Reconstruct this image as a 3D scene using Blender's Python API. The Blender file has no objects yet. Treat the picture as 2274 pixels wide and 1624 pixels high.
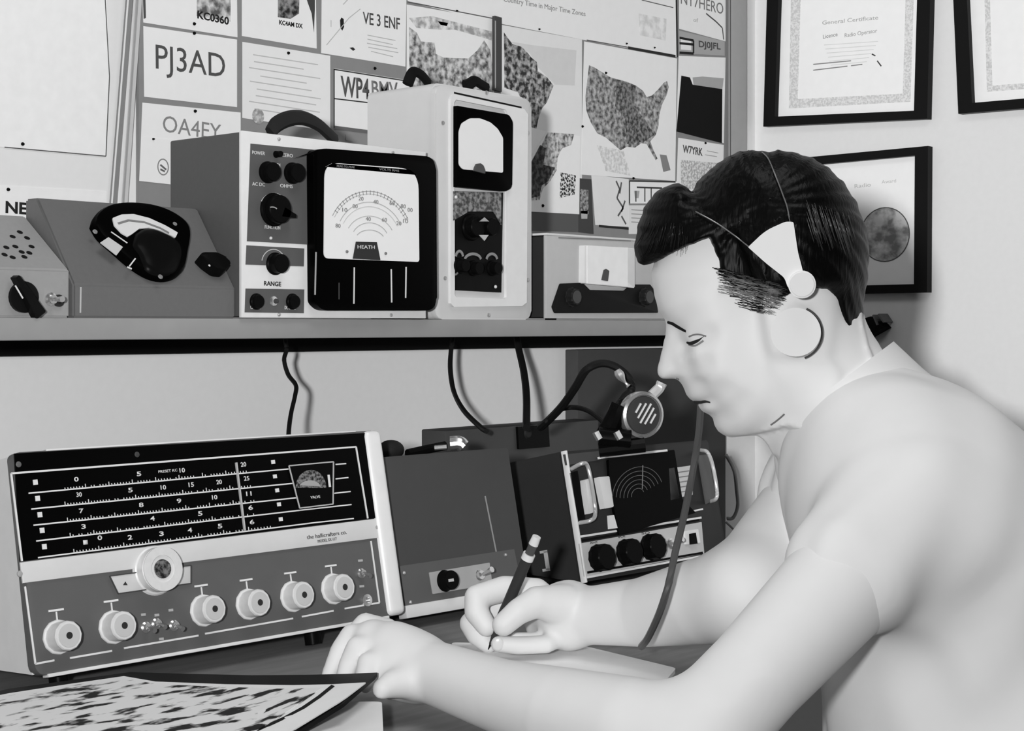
import bpy, bmesh, math, random
import numpy as np
from mathutils import Vector, Matrix
from mathutils.bvhtree import BVHTree
random.seed(7); np.random.seed(7)
S = bpy.context.scene; COL = S.collection
# ---------------------------------------------------------------- camera model
F = 3500.0; CX, CY = 1137.0, 724.0; CZ = 1.05
RV = Vector((.6646, -.7472, 0)).normalized(); FV = Vector((.7472, .6646, 0)).normalized()
def C3(x, h, z):                       # camera metric (right, up, depth) -> world
    return RV*x + FV*z + Vector((0, 0, CZ+h))
def at(px, py, z): return C3((px-CX)/F*z, (CY-py)/F*z, z)
def ray(px, py): return RV*((px-CX)/F) + FV + Vector((0, 0, (CY-py)/F))
CAM = Vector((0, 0, CZ))
def onY(px, py, Y): d = ray(px, py); return CAM + d*(Y/d.y)
def onX(px, py, X): d = ray(px, py); return CAM + d*(X/d.x)
def onH(px, py, h): d = ray(px, py); return CAM + d*(h/d.z)
WY, WX, SY, DH = 1.71, 2.645, 1.35, -.310
cam = bpy.data.cameras.new('camera'); co = bpy.data.objects.new('camera', cam); COL.objects.link(co)
cam.sensor_width = 36; cam.lens = F/2274*36; cam.shift_y = -(812-724)/2274; cam.clip_start = .05
co.matrix_world = Matrix((( RV.x, 0, -FV.x, 0), (RV.y, 0, -FV.y, 0), (0, 1, 0, CZ), (0, 0, 0, 1)))
S.camera = co
# ---------------------------------------------------------------- materials
def lin(t): t = t/255; return t/12.92 if t < .04 else ((t+.055)/1.055)**2.4
MATS = {}
def G(t, rough=.6, metal=0, spec=.2, noise=.06, scale=60, bump=0, key='', coat=0):
    k = (t, rough, metal, spec, noise, scale, bump, key)
    if k in MATS: return MATS[k]
    m = bpy.data.materials.new('grey_%d' % t); m.use_nodes = True
    nt = m.node_tree; b = nt.nodes['Principled BSDF']
    a = min(.9, .80*lin(t)/lin(208))
    if t < 60 and spec > .05: spec *= (.3 if t < 25 else .45)
    if t < 25: t *= .6
    b.inputs['Roughness'].default_value = rough; b.inputs['Metallic'].default_value = metal
    b.inputs['Specular IOR Level'].default_value = spec
    if coat: b.inputs['Coat Weight'].default_value = coat
    tc = nt.nodes.new('ShaderNodeTexCoord'); n = nt.nodes.new('ShaderNodeTexNoise')
    n.inputs['Scale'].default_value = scale; n.inputs['Detail'].default_value = 4
    nt.links.new(tc.outputs['Object'], n.inputs['Vector'])
    r = nt.nodes.new('ShaderNodeMapRange'); r.inputs['To Min'].default_value = a*(1-noise); r.inputs['To Max'].default_value = min(.95, a*(1+noise))
    nt.links.new(n.outputs['Fac'], r.inputs['Value']); nt.links.new(r.outputs['Result'], b.inputs['Base Color'])
    if bump:
        bp = nt.nodes.new('ShaderNodeBump'); bp.inputs['Strength'].default_value = bump; bp.inputs['Distance'].default_value = .001
        nt.links.new(n.outputs['Fac'], bp.inputs['Height']); nt.links.new(bp.outputs['Normal'], b.inputs['Normal'])
    MATS[k] = m; return m
def mottled(name, dark, light, scale, lo=.4, hi=.6, stretch=(1, 1, 1), detail=6, rough=.6, rot=0):
    m = bpy.data.materials.new(name); m.use_nodes = True; nt = m.node_tree; b = nt.nodes['Principled BSDF']
    b.inputs['Roughness'].default_value = rough; b.inputs['Specular IOR Level'].default_value = .2
    tc = nt.nodes.new('ShaderNodeTexCoord'); mp = nt.nodes.new('ShaderNodeMapping'); mp.inputs['Scale'].default_value = stretch
    mp.inputs['Rotation'].default_value = (0, 0, rot)
    n = nt.nodes.new('ShaderNodeTexNoise'); n.inputs['Scale'].default_value = scale; n.inputs['Detail'].default_value = detail
    r = nt.nodes.new('ShaderNodeValToRGB'); e = r.color_ramp.elements
    a, c = [.8*lin(q)/lin(208) for q in (dark, light)]
    e[0].position = lo; e[0].color = (a, a, a, 1); e[1].position = hi; e[1].color = (c, c, c, 1)
    nt.links.new(tc.outputs['Object'], mp.inputs['Vector']); nt.links.new(mp.outputs['Vector'], n.inputs['Vector'])
    nt.links.new(n.outputs['Fac'], r.inputs['Fac']); nt.links.new(r.outputs['Color'], b.inputs['Base Color'])
    return m
WHITE = G(212, .7); PAPER = G(217, .75, noise=.03); BLACK = G(10, .35, spec=.12); INK = G(38, .7); DARK = G(52, .5)
LINE = G(205, .5); CHROME = G(200, .22, .9, noise=.02); STEEL = G(170, .35, .7)
# ---------------------------------------------------------------- object helpers
def tag(o, label=None, cat=None, group=None, kind=None):
    if label: o['label'] = label
    if cat: o['category'] = cat
    if group: o['group'] = group
    if kind: o['kind'] = kind
    return o
def mk(name, bm, mat, parent=None, smooth=30, label=None, kind=None, M=None):
    bmesh.ops.recalc_face_normals(bm, faces=bm.faces)
    me = bpy.data.meshes.new(name); bm.to_mesh(me); bm.free()
    return mk2(name, me, mat, parent, smooth, label, kind, M)
def mk2(name, me, mat, parent=None, smooth=30, label=None, kind=None, M=None):
    me.materials.append(mat)
    if smooth:
        for p in me.polygons: p.use_smooth = True
        if smooth < 180: me.set_sharp_from_angle(angle=math.radians(smooth))
    o = bpy.data.objects.new(name, me); COL.objects.link(o)
    if parent: o.parent = parent
    if M is not None: o.matrix_world = M
    return tag(o, label, kind=kind)
ROOTM = {}
def empty(name, M, label, cat, group=None):
    o = bpy.data.objects.new(name, None); COL.objects.link(o); o.matrix_world = M; o.empty_display_size = .05
    ROOTM[o.name] = M; return tag(o, label, cat, group)
class Fr:                              # a planar frame: x along, y inward, z up the face
    def __init__(s, O, ex, ez):
        s.O = O.copy(); s.ex = ex.normalized(); s.ez = (ez-s.ex*ez.dot(s.ex)).normalized(); s.ey = s.ez.cross(s.ex)
        s.M = Matrix(((s.ex.x, s.ey.x, s.ez.x, O.x), (s.ex.y, s.ey.y, s.ez.y, O.y), (s.ex.z, s.ey.z, s.ez.z, O.z), (0, 0, 0, 1)))
        s.I = s.M.inverted()
    def l(s, px, py, y=0):
        d = ray(px, py); P = s.O + s.ey*y
        t = (P-CAM).dot(s.ey)/d.dot(s.ey); q = s.I @ (CAM+d*t); return (q.x, q.z)
    def ls(s, pts, y=0): return [s.l(a, b, y) for a, b in pts]
    def loc(s, w): return s.I @ w
def box(bm, x0, x1, y0, y1, z0, z1, bev=0, seg=2):
    m = Matrix.Translation(((x0+x1)/2, (y0+y1)/2, (z0+z1)/2)) @ Matrix.Diagonal((abs(x1-x0), abs(y1-y0), abs(z1-z0), 1))
    r = bmesh.ops.create_cube(bm, size=1, matrix=m)
    if bev: bmesh.ops.bevel(bm, geom=list({e for v in r['verts'] for e in v.link_edges}), offset=bev, segments=seg, affect='EDGES', profile=.5)
def prism(bm, pts, y0, y1, bev=0):
    a = [bm.verts.new((x, y0, z)) for x, z in pts]; b = [bm.verts.new((x, y1, z)) for x, z in pts]; n = len(pts)
    f0 = bm.faces.new(a); f1 = bm.faces.new(b[::-1]); fs = [f0, f1]
    for i in range(n): fs.append(bm.faces.new((a[i], b[i], b[(i+1) % n], a[(i+1) % n])))
    if bev:
        ed = [e for e in f0.edges]; bmesh.ops.bevel(bm, geom=ed, offset=bev, segments=2, affect='EDGES', profile=.5)
def rrect(x0, x1, z0, z1, r, n=5):
    rs = r if isinstance(r, (tuple, list)) else (r,)*4   # bl br tr tl
    out = []
    for (cx, cz, a, q) in ((x0, z0, 180, rs[0]), (x1, z0, 270, rs[1]), (x1, z1, 0, rs[2]), (x0, z1, 90, rs[3])):
        sx = 1 if cx == x0 else -1; sz = 1 if cz == z0 else -1
        for i in range(n+1):
            t = math.radians(a+90*i/n); out.append((cx+sx*q+q*math.cos(t), cz+sz*q+q*math.sin(t)))
    return out
def rquad(p, r, n=5):                  # rounded polygon from arbitrary corners
    out = []; N = len(p)
    for i in range(N):
        a, b, c = Vector(p[i-1]), Vector(p[i]), Vector(p[(i+1) % N]); rr = r[i] if isinstance(r, (list, tuple)) else r
        if rr == 0: out.append(tuple(b)); continue
        u = b+(a-b).normalized()*rr; v = b+(c-b).normalized()*rr
        for k in range(n+1):
            t = k/n; q = u*(1-t)**2+b*2*t*(1-t)+v*t*t; out.append((q.x, q.y))
    return out
def ringp(bm, outer, inner, y0, y1):   # frame between two matching loops
    n = len(outer)
    A = [bm.verts.new((x, y0, z)) for x, z in outer]; B = [bm.verts.new((x, y0, z)) for x, z in inner]
    C = [bm.verts.new((x, y1, z)) for x, z in outer]; D = [bm.verts.new((x, y1, z)) for x, z in inner]
    for i in range(n):
        j = (i+1) % n
        bm.faces.new((A[i], A[j], B[j], B[i])); bm.faces.new((C[i], D[i], D[j], C[j]))
        bm.faces.new((A[i], C[i], C[j], A[j])); bm.faces.new((B[i], B[j], D[j], D[i]))
def lathe(bm, c, prof, seg=28, axis='y', wob=0, nw=0):     # prof: (r, offset) along -y from c=(x,y,z)
    rings = []
    for r, d in prof:
        ring = []
        for i in range(seg):
            t = 2*math.pi*i/seg; rr = r*(1+wob*math.cos(nw*t)) if nw else r
            if axis == 'y': v = (c[0]+rr*math.cos(t), c[1]-d, c[2]+rr*math.sin(t))
            else: v = (c[0]+rr*math.cos(t), c[1]+rr*math.sin(t), c[2]+d)
            ring.append(bm.verts.new(v))
        rings.append(ring)
    for a, b in zip(rings, rings[1:]):
        for i in range(seg): bm.faces.new((a[i], a[(i+1) % seg], b[(i+1) % seg], b[i]))
    bm.faces.new(rings[0]); bm.faces.new(rings[-1][::-1])
def smooth_path(P, n=8):
    P = [Vector(p) for p in P]
    if len(P) < 3: return P
    out = []
    Q = [P[0]*2-P[1]]+P+[P[-1]*2-P[-2]]
    for i in range(1, len(Q)-2):
        a, b, c, d = Q[i-1:i+3]
        for k in range(n):
            t = k/n
            out.append(.5*((2*b)+(c-a)*t+(2*a-5*b+4*c-d)*t*t+(3*b-a-3*c+d)*t**3))
    out.append(P[-1]); return out
def tube(bm, P, r, seg=8, n=8, smooth=True, flat=1):
    P = smooth_path(P, n) if smooth else [Vector(p) for p in P]
    rs = r if callable(r) else (lambda t: r)
    up = Vector((.13, .21, .97)); rings = []
    for i, p in enumerate(P):
        d = (P[min(i+1, len(P)-1)]-P[max(i-1, 0)]).normalized()
        u = d.cross(up)
        if u.length < 1e-3: u = d.cross(Vector((1, 0, 0)))
        u.normalize(); v = d.cross(u); rr = rs(i/(len(P)-1))
        rings.append([bm.verts.new(p+u*rr*math.cos(2*math.pi*k/seg)+v*rr*flat*math.sin(2*math.pi*k/seg)) for k in range(seg)])
    for a, b in zip(rings, rings[1:]):
        for k in range(seg): bm.faces.new((a[k], a[(k+1) % seg], b[(k+1) % seg], b[k]))
    bm.faces.new(rings[0][::-1]); bm.faces.new(rings[-1])
def linebars(bm, fr, segs, w=.0006, y0=-.0012, y1=0, y=0):   # thin printed/raised lines, pixel pairs
    for a, b in segs:
        A = Vector(fr.l(*a, y)); B = Vector(fr.l(*b, y)); d = (B-A).normalized(); nn = Vector((-d.y, d.x))*w
        prism(bm, [tuple(A-nn), tuple(B-nn), tuple(B+nn), tuple(A+nn)], y+y0, y+y1)
def text(name, body, parent, fr, px, py, px2, py2, hpx, mat, y=-.0004, ext=.0003, bold=0):
    """text whose baseline runs from pixel (px,py) to (px2,py2), cap height hpx pixels"""
    a = Vector(fr.l(px, py, y)); b = Vector(fr.l(px2, py2, y)); t = Vector(fr.l(px, py-hpx, y)); h = (t-a).length
    cu = bpy.data.curves.new('t', 'FONT'); cu.body = body; cu.size = 1; cu.extrude = 0; cu.offset = bold; cu.resolution_u = 3
    o = bpy.data.objects.new('t', cu); COL.objects.link(o)
    bpy.context.view_layer.update(); dg = bpy.context.evaluated_depsgraph_get()
    me = bpy.data.meshes.new_from_object(o.evaluated_get(dg)); bpy.data.objects.remove(o); bpy.data.curves.remove(cu)
    xs = [v.co.x for v in me.vertices]; ys = [v.co.y for v in me.vertices]
    x0, x1, y1 = min(xs), max(xs), .72
    d = (b-a)/(x1-x0); u = Vector((-d.y, d.x)).normalized()*h/y1
    bm = bmesh.new(); bm.from_mesh(me); bpy.data.meshes.remove(me)
    for v in bm.verts:
        q = a+d*(v.co.x-x0)+u*v.co.y; v.co = Vector((q.x, y, q.y))
    r = bmesh.ops.extrude_face_region(bm, geom=list(bm.faces))
    for v in r['geom']:
        if isinstance(v, bmesh.types.BMVert): v.co.y -= ext
    return mk(name, bm, mat, parent, smooth=0)
def toggle(parent, fr, px, py, mat=CHROME, dz=-.004, s=1):
    x, z = fr.l(px, py); bm = bmesh.new()
    lathe(bm, (x, 0, z), [(.0045*s, 0), (.0045*s, .002), (.003*s, .003), (.003*s, .006)], 12)
    tube(bm, [(x, -.005*s, z), (x, -.014*s, z+dz)], lambda t: (.0012+.0009*t)*s, 8, smooth=False)
    return mk('toggle_switch', bm, mat, parent)
def screw(parent, fr, px, py, r=.003, mat=STEEL, y=0, nm='screw'):
    x, z = fr.l(px, py, y); bm = bmesh.new()
    lathe(bm, (x, y, z), [(r, 0), (r*.9, .0012), (r*.5, .0018)], 12); return mk(nm, bm, mat, parent)
def knob(parent, fr, px, py, rs, hs, rc, hc, mat, capmat=None, seg=36, flute=0, name='knob', dot=None):
    x, z = fr.l(px, py); bm = bmesh.new()
    lathe(bm, (x, 0, z), [(rs, 0), (rs, hs*.6), (rs*.93, hs), (rc*1.02, hs+.0005), (rc, hs+.001), (rc, hc-.0012), (rc*.93, hc)], seg, wob=flute, nw=12 if flute else 0)
    k = mk(name, bm, mat, parent)
    if capmat:
        bm = bmesh.new(); lathe(bm, (x, -hc, z), [(rc*.8, 0), (rc*.78, .0006), (rc*.5, .0008)], seg); c = mk('knob_cap', bm, capmat, k)
    if dot:
        bm = bmesh.new(); lathe(bm, (x, -hc-.0006, z), [(rc*.26, 0), (rc*.22, .0005)], 16); mk('knob_screw', bm, dot, k)
    return k
# ---------------------------------------------------------------- room
def structbox(name, x0, x1, y0, y1, z0, z1, mat):
    bm = bmesh.new(); box(bm, x0, x1, y0, y1, z0, z1); return mk(name, bm, mat, smooth=0, kind='structure')
structbox('wall_left', -1.2, WX, WY, WY+.1, 0, 2.6, G(205, .85, bump=.1, scale=90, noise=.03))
structbox('wall_right', WX, WX+.1, -1.6, WY+.1, 0, 2.6, G(202, .85, bump=.1, scale=90, noise=.03))
structbox('floor', -1.2, WX+.1, -1.6, WY+.1, -.1, 0, G(28, .6))
WL = Fr(Vector((0, WY, CZ)), Vector((1, 0, 0)), Vector((0, 0, 1)))
WR = Fr(Vector((WX, 0, CZ)), Vector((0, -1, 0)), Vector((0, 0, 1)))
# pin board on the left wall: a thin grey panel with a wooden right edge
def wallpanel(name, quad, th, mat, label, cat, off=0, fr=WL, group=None, parent=None, rnd=0, smooth=0):
    pts = fr.ls(quad, -off)
    if rnd: pts = rquad(pts, rnd)
    c = Vector((sum(p[0] for p in pts)/len(pts), -off, sum(p[1] for p in pts)/len(pts)))
    O = fr.O+fr.ex*c.x+fr.ey*(-off)+fr.ez*c.z; f = Fr(O, fr.ex, fr.ez)
    bm = bmesh.new(); prism(bm, [(p[0]-c.x, p[1]-c.z) for p in pts], -th, 0)
    if parent: raise 1
    o = mk(name, bm, mat, smooth=smooth, M=f.M); tag(o, label, cat, group)
    f.th = th; f.obj = o; return f
def ink(f, pts, mat, name='printed_patch', th=.0002, lift=0):
    y = -f.th-lift; bm = bmesh.new(); prism(bm, f.ls(pts, y), y-th, y); return mk(name, bm, mat, f.obj, smooth=0)
def inklines(f, segs, mat, w=.0007, name='printed_lines'):
    bm = bmesh.new(); y = -f.th; linebars(bm, f, segs, w, -.00025, 0, y); return mk(name, bm, mat, f.obj, smooth=0)
def inktext(f, body, px, py, px2, py2, h, mat, bold=0, name='lettering'):
    return text(name, body, f.obj, f, px, py, px2, py2, h, mat, y=-f.th, bold=bold)
def pin(f, px, py, r=.0022):
    x, z = f.l(px, py, -f.th); bm = bmesh.new(); lathe(bm, (x, -f.th, z), [(r, 0), (r, .001), (r*.5, .003)], 10); mk('pin', bm, BLACK, f.obj)
GREY = G(122, .8); LG = G(176, .8); MID = G(110, .8)
board = wallpanel('pin_board', [(302, -420), (1612, -90), (1612, 604), (302, 640)], .006, GREY, 'large grey pin board on the wall above the shelf, covered in cards and maps', 'pin board', .0008)
bf = wallpanel('board_edge', [(1612, -90), (1645, -80), (1645, 612), (1612, 604)], .014, G(150, .7), 'grey wooden edge strip down the right side of the pin board', 'wood strip')
inklines(bf, [((1622, -80), (1622, 606))], G(90, .7), .0022, 'groove')
# left chart and the joint strips
ch = wallpanel('wall_chart', [(-60, -420), (222, -330), (243, 170), (235, 347), (10, 327), (-60, 322)], .0012, G(215, .8), 'blank white chart pinned at the left end of the wall', 'wall chart', .0001)
inklines(ch, [((228, -100), (243, 170)), ((243, 170), (235, 347)), ((10, 327), (235, 347))], G(70, .8), .0006, 'dark_edge'); pin(ch, 50, 320)
nb = wallpanel('lettered_sheet', [(-40, 410), (236, 425), (236, 600), (-40, 600)], .001, G(212, .8), 'white sheet with black capital letters low on the wall behind the speaker box', 'paper sheet', .0001)
inktext(nb, 'NE', 12, 472, 60, 476, 26, INK, .03); pin(nb, 18, 421)
inktext(nb, 'NEW HAV', 158, 455, 232, 462, 9, G(120), 0)
for a, b, w, t, lab in (((289, -60), (246, 480), 11, 120, 'slim grey metal strip leaning down the wall behind the round black meter'),
                        ((310, -60), (272, 480), 9, 178, 'pale strip beside the slim metal strip left of the callsign cards')):
    f = wallpanel('wall_strip', [(a[0]-w/2, a[1]), (a[0]+w/2, a[1]), (b[0]+w/2, b[1]), (b[0]-w/2, b[1])], .005, G(t, .5), lab, 'wall strip', .006)
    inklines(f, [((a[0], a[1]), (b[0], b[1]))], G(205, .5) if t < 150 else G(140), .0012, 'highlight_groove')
# ------------------------------------------------ cards and papers
QG = 'callsign cards on the pin board'
cnt = [0]
def card(q, label, tone=212, name='callsign_card', cat='postcard', group=QG, th=.0004, lift=None):
    cnt[0] += 1; off = (.00682+.00008*(cnt[0] % 5)) if lift is None else lift
    return wallpanel(name, q, th, G(tone, .75, noise=.03), label, cat, off, group=group)
INKM = G(60, .8)
c = card([(313, -120), (525, -80), (527, 83), (318, 50)], 'card with a grey photo and small dark callsign above the PJ3AD card')
ink(c, [(437, -40), (512, -25), (512, 48), (437, 36)], mottled('photo_a', 80, 190, 60)); inktext(c, 'KC0360', 438, 40, 508, 55, 17, G(35), .03); pin(c, 431, 53)
ink(c, [(313, -120), (320, -118), (324, 40), (319, 42)], G(70), name='dark_edge')
c = card([(318, 58), (526, 88), (526, 238), (320, 215)], 'white card lettered PJ3AD in big dark capitals')
inktext(c, 'PJ3AD', 346, 152, 500, 172, 56, G(72, .8), .0); pin(c, 431, 74)
c = card([(316, 228), (534, 250), (534, 420), (309, 402)], 'white card lettered OA4EY under the PJ3AD card')
inktext(c, 'OA4EY', 361, 292, 490, 312, 38, G(120), 0); pin(c, 433, 247)
c = card([(313, 303), (400, 312), (400, 412), (309, 402)], 'small card with a round emblem left of the big meter case', lift=.0075)
bm = bmesh.new(); x, z = c.l(362, 371, -c.th)
ringp(bm, [(x+.009*math.cos(t*.3142), z+.011*math.sin(t*.3142)) for t in range(20)], [(x+.0075*math.cos(t*.3142), z+.0095*math.sin(t*.3142)) for t in range(20)], -c.th-.0004, -c.th); mk('round_emblem', bm, G(120), c.obj)
inklines(c, [((356, 366), (369, 377)), ((356, 376), (366, 381))], G(90), .0012); pin(c, 340, 309, .0015)
c = card([(537, -110), (700, -80), (703, 108), (537, 80)], 'card with a dark picture and a black curved wedge, right of the small photo card')
ink(c, [(617, -30), (665, -20), (664, 30), (645, 42), (617, 38)], mottled('photo_b', 30, 130, 90)); inktext(c, 'KC4AM DX', 620, 54, 672, 63, 10, G(35), .03)
ink(c, [(672, -30), (699, -25), (699, 20), (697, 72), (692, 30), (684, 8)], G(60)); pin(c, 640, 118)
c = card([(538, 93), (733, 124), (733, 292), (538, 262)], 'pale typed sheet with a round seal at lower left behind the carrying handle', name='typed_sheet', cat='paper sheet', tone=208)
for k in range(9):
    y = 118+k*15; a = 560+random.randint(-8, 20); b = 715-random.randint(0, 50); inklines(c, [((a, y+(a-540)*.155), (b, y+(b-540)*.155))], G(168), .0007)
bm = bmesh.new(); x, z = c.l(573, 258, -c.th); lathe(bm, (x, -c.th, z), [(.0105, 0), (.0105, .0004)], 24); mk('round_seal', bm, mottled('seal', 130, 180, 160), c.obj)
c = card([(715, -100), (903, -62), (900, 148), (713, 118)], 'white card lettered VE3ENF with a line drawing')
inktext(c, 'VE 3 ENF', 806, 52, 888, 66, 27, G(70), .01)
inklines(c, [((725, 100), (775, 40)), ((775, 40), (800, 20)), ((735, 60), (735, 45)), ((762, 10), (790, -20))]+[((815+random.randint(0, 10), 78+k*9), (885-random.randint(0, 15), 90+k*9)) for k in range(5)], G(165), .0006)
ink(c, [(755, 45), (758, 39), (763, 42), (764, 60), (760, 68), (756, 62)], G(30)); ink(c, [(776, 106), (784, 105), (789, 110), (784, 113)], G(40), name='printed_mark')
c = card([(741, 152), (903, 178), (900, 300), (741, 284)], 'white card lettered WP4BMV in bold capitals inside a ruled box')
inktext(c, 'WP4', 757, 213, 820, 220, 46, G(80), .02); inktext(c, 'BMV', 826, 212, 884, 216, 34, G(110), .015)
inklines(c, [((741, 154), (903, 180)), ((742, 154), (742, 284)), ((742, 219), (826, 229))], G(50), .0009); pin(c, 832, 152)
ink(c, [(742, 279), (826, 290), (826, 298), (742, 287)], G(90), name='dark_edge'); ink(c, [(768, 298), (784, 300), (784, 314), (768, 312)], G(120), name='printed_mark')
# big sheet with a line of writing across the top
c = card([(905, -210), (1500, -60), (1502, 127), (1303, 90), (1108, 52), (905, 4)], 'wide white sheet with a slanting line of print along the top of the board', name='printed_sheet', cat='paper sheet', group=None, lift=.0072)
inktext(c, 'Country Time in Major Time Zones', 1118, 3, 1300, 36, 12, G(125), 0)
[inklines(c, [q], G(75), .0008, 'ruled_line') for q in (((905, 4), (1095, 41)), ((1303, 89), (1395, 105)), ((1425, 0), (1495, 17)))]
inklines(c, [((1395, 106), (1500, 125)), ((1501, -60), (1504, 127))], G(40), .0024, 'dark_edge')
for q in ((1197, 65), (1391, 97), (1453, 106), (1014, 24)): pin(c, *q, .0016)
ink(c, [(1418, 30), (1480, 42), (1478, 90), (1420, 78)], mottled('faint', 185, 212, 60), name='faint_print')
# world map, strip, continents, US map
MAPM = mottled('map_print', 70, 190, 95, .36, .62); MAPD = mottled('map_dark', 40, 175, 110, .42, .68)
c = card([(903, 10), (1097, 44), (1097, 260), (903, 250)], 'wall map with mottled dark land, behind the tall test set', name='wall_map', cat='map', group=None)
ink(c, [(908, 60), (925, 72), (935, 92), (965, 95), (968, 120), (985, 128), (1040, 130), (1060, 112), (1075, 90), (1088, 110), (1094, 150), (1094, 250), (910, 240)], MAPM, 'printed_land')
ink(c, [(908, 40), (960, 36), (1092, 70), (1092, 90), (1060, 80), (1010, 66), (975, 66), (925, 62)], mottled('map_faint', 140, 205, 80), 'printed_coast')
ink(c, [(972, 47), (995, 51), (992, 58), (978, 55)], G(80), 'printed_title')
st = wallpanel('mounting_strip', [(1093, 36), (1108, 40), (1108, 205), (1093, 200)], .006, G(60), 'dark double mounting strip upright between the two maps', 'wall strip', .0095)
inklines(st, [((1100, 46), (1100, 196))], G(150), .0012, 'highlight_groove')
c = card([(1112, 55), (1292, 88), (1292, 480), (1112, 470)], 'white map sheet of a dark tapering continent right of the tall test set', name='wall_map', cat='map', group=None, tone=205)
ink(c, [(1119, 72), (1128, 85), (1138, 98), (1158, 104), (1172, 118), (1180, 128), (1192, 138), (1194, 158), (1215, 172), (1229, 190), (1222, 208), (1214, 228), (1204, 240), (1196, 262), (1190, 290), (1176, 320), (1172, 250), (1150, 205), (1120, 195)], MAPD, 'printed_continent')
ink(c, [(1132, 92), (1180, 100), (1280, 112), (1276, 190), (1232, 188), (1195, 150), (1176, 118)], G(190, .8), 'printed_sea', lift=-.0001)
c = card([(1177, 282), (1212, 292), (1288, 302), (1286, 476), (1177, 470)], 'torn map piece with a dark narrow peninsula below the continent map', name='map_fragment', cat='map', group=None, lift=.0075)
ink(c, [(1216, 294), (1275, 298), (1268, 322), (1248, 330), (1238, 350), (1236, 378), (1222, 402), (1205, 420), (1198, 444), (1178, 446), (1178, 372), (1190, 350), (1204, 320)], mottled('map_frag', 70, 190, 130, .35, .6), 'printed_land')
ink(c, [(1178, 364), (1200, 322), (1212, 330), (1206, 366), (1232, 372), (1218, 402), (1203, 412), (1198, 436), (1178, 440)], mottled('map_frag_dark', 20, 90, 130, .4, .7), 'printed_shadow_land', lift=.0004)
ink(c, [(1245, 383), (1279, 390), (1276, 432), (1243, 440)], mottled('emblem', 30, 200, 260, .47, .53), 'printed_emblem'); pin(c, 1205, 457, .0026)
inklines(c, [((1112+66, 350), (1215, 292))], G(205), .001)
c = card([(1176, 462), (1287, 474), (1287, 516), (1176, 512)], 'plain dark grey card low on the board above the pale meter box', name='picture_card', tone=78, group=None)
c = card([(1297, 92), (1503, 130), (1499, 402), (1290, 388)], 'white map sheet showing the United States in mottled grey', name='wall_map', cat='map', group=None, tone=213, lift=.0075)
US = [(1308, 145), (1320, 150), (1336, 160), (1356, 172), (1370, 176), (1390, 181), (1412, 190), (1428, 202), (1436, 216), (1448, 212), (1462, 198), (1474, 184), (1481, 180), (1485, 194), (1480, 212), (1470, 232), (1464, 255), (1462, 280), (1456, 300), (1444, 314), (1452, 336), (1460, 352), (1456, 356), (1446, 338), (1436, 320), (1424, 318), (1410, 328), (1392, 326), (1378, 334), (1362, 320), (1346, 306), (1326, 296), (1312, 272), (1302, 246), (1300, 215), (1304, 180)]
ink(c, US, mottled('us_map', 60, 170, 120, .35, .65), 'printed_country')
ink(c, [(1370, 176), (1412, 190), (1408, 240), (1430, 262), (1452, 300), (1430, 315), (1392, 320), (1388, 262), (1366, 236)], mottled('us_dark', 45, 140, 150, .38, .7), 'printed_regions', lift=.0004)
ink(c, [(1465, 343), (1480, 345), (1489, 378), (1473, 382)], G(120), 'printed_legend'); inktext(c, 'A', 1257, 190, 1261, 190, 8, G(40)) if False else None
for q in ((1293, 281), (1406, 396), (1345, 162)): pin(c, *q)
ink(c, [(1325, 322), (1385, 335), (1400, 390), (1345, 380)], mottled('us_faint', 180, 212, 160), 'faint_print')
# right column
c = card([(1508, -60), (1611, -40), (1611, 92), (1508, 64)], 'card with dark ornate writing at the top right corner of the board')
inktext(c, 'NY7HERO', 1512, 8, 1606, 32, 26, G(105), .0); inktext(c, 'of', 1540, 48, 1550, 50, 9, G(150))
inklines(c, [((1568, 30), (1590, 48)), ((1590, 48), (1604, 62)), ((1604, 62), (1607, 88))], G(70), .0014)
c = card([(1508, 68), (1609, 92), (1609, 124), (1508, 118)], 'narrow grey card with a boxed white label under the ornate card', tone=150)
ink(c, [(1512, 86), (1535, 90), (1535, 112), (1512, 110)], G(208), 'boxed_label'); inklines(c, [((1509, 84), (1540, 90)), ((1540, 90), (1540, 118)), ((1509, 96), (1540, 99)), ((1509, 117), (1540, 119))], G(30), .0022, 'box_outline')
inktext(c, 'DJ0JFL', 1552, 104, 1600, 110, 14, G(70), .02)
c = card([(1507, 124), (1611, 128), (1607, 318), (1502, 292)], 'card with a nearly black picture of a range under a pale sky')
ink(c, [(1513, 168), (1532, 172), (1538, 188), (1604, 198), (1603, 318), (1502, 292)], G(18), 'dark_picture'); ink(c, [(1538, 172), (1560, 170), (1607, 174), (1604, 198), (1540, 188)], G(150), 'grey_hills')
c = card([(1506, 306), (1607, 322), (1604, 440), (1502, 420)], 'small card lettered W7YRK below the black picture')
inktext(c, 'W7YRK', 1516, 338, 1560, 346, 17, G(70), .02); inklines(c, [((1570, 335), (1595, 340)), ((1566, 344), (1592, 348))], G(140), .0006)
ink(c, [(1512, 355), (1595, 362), (1595, 420), (1512, 420)], mottled('w7', 150, 208, 220), 'fine_print'); pin(c, 1566, 318)
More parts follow.
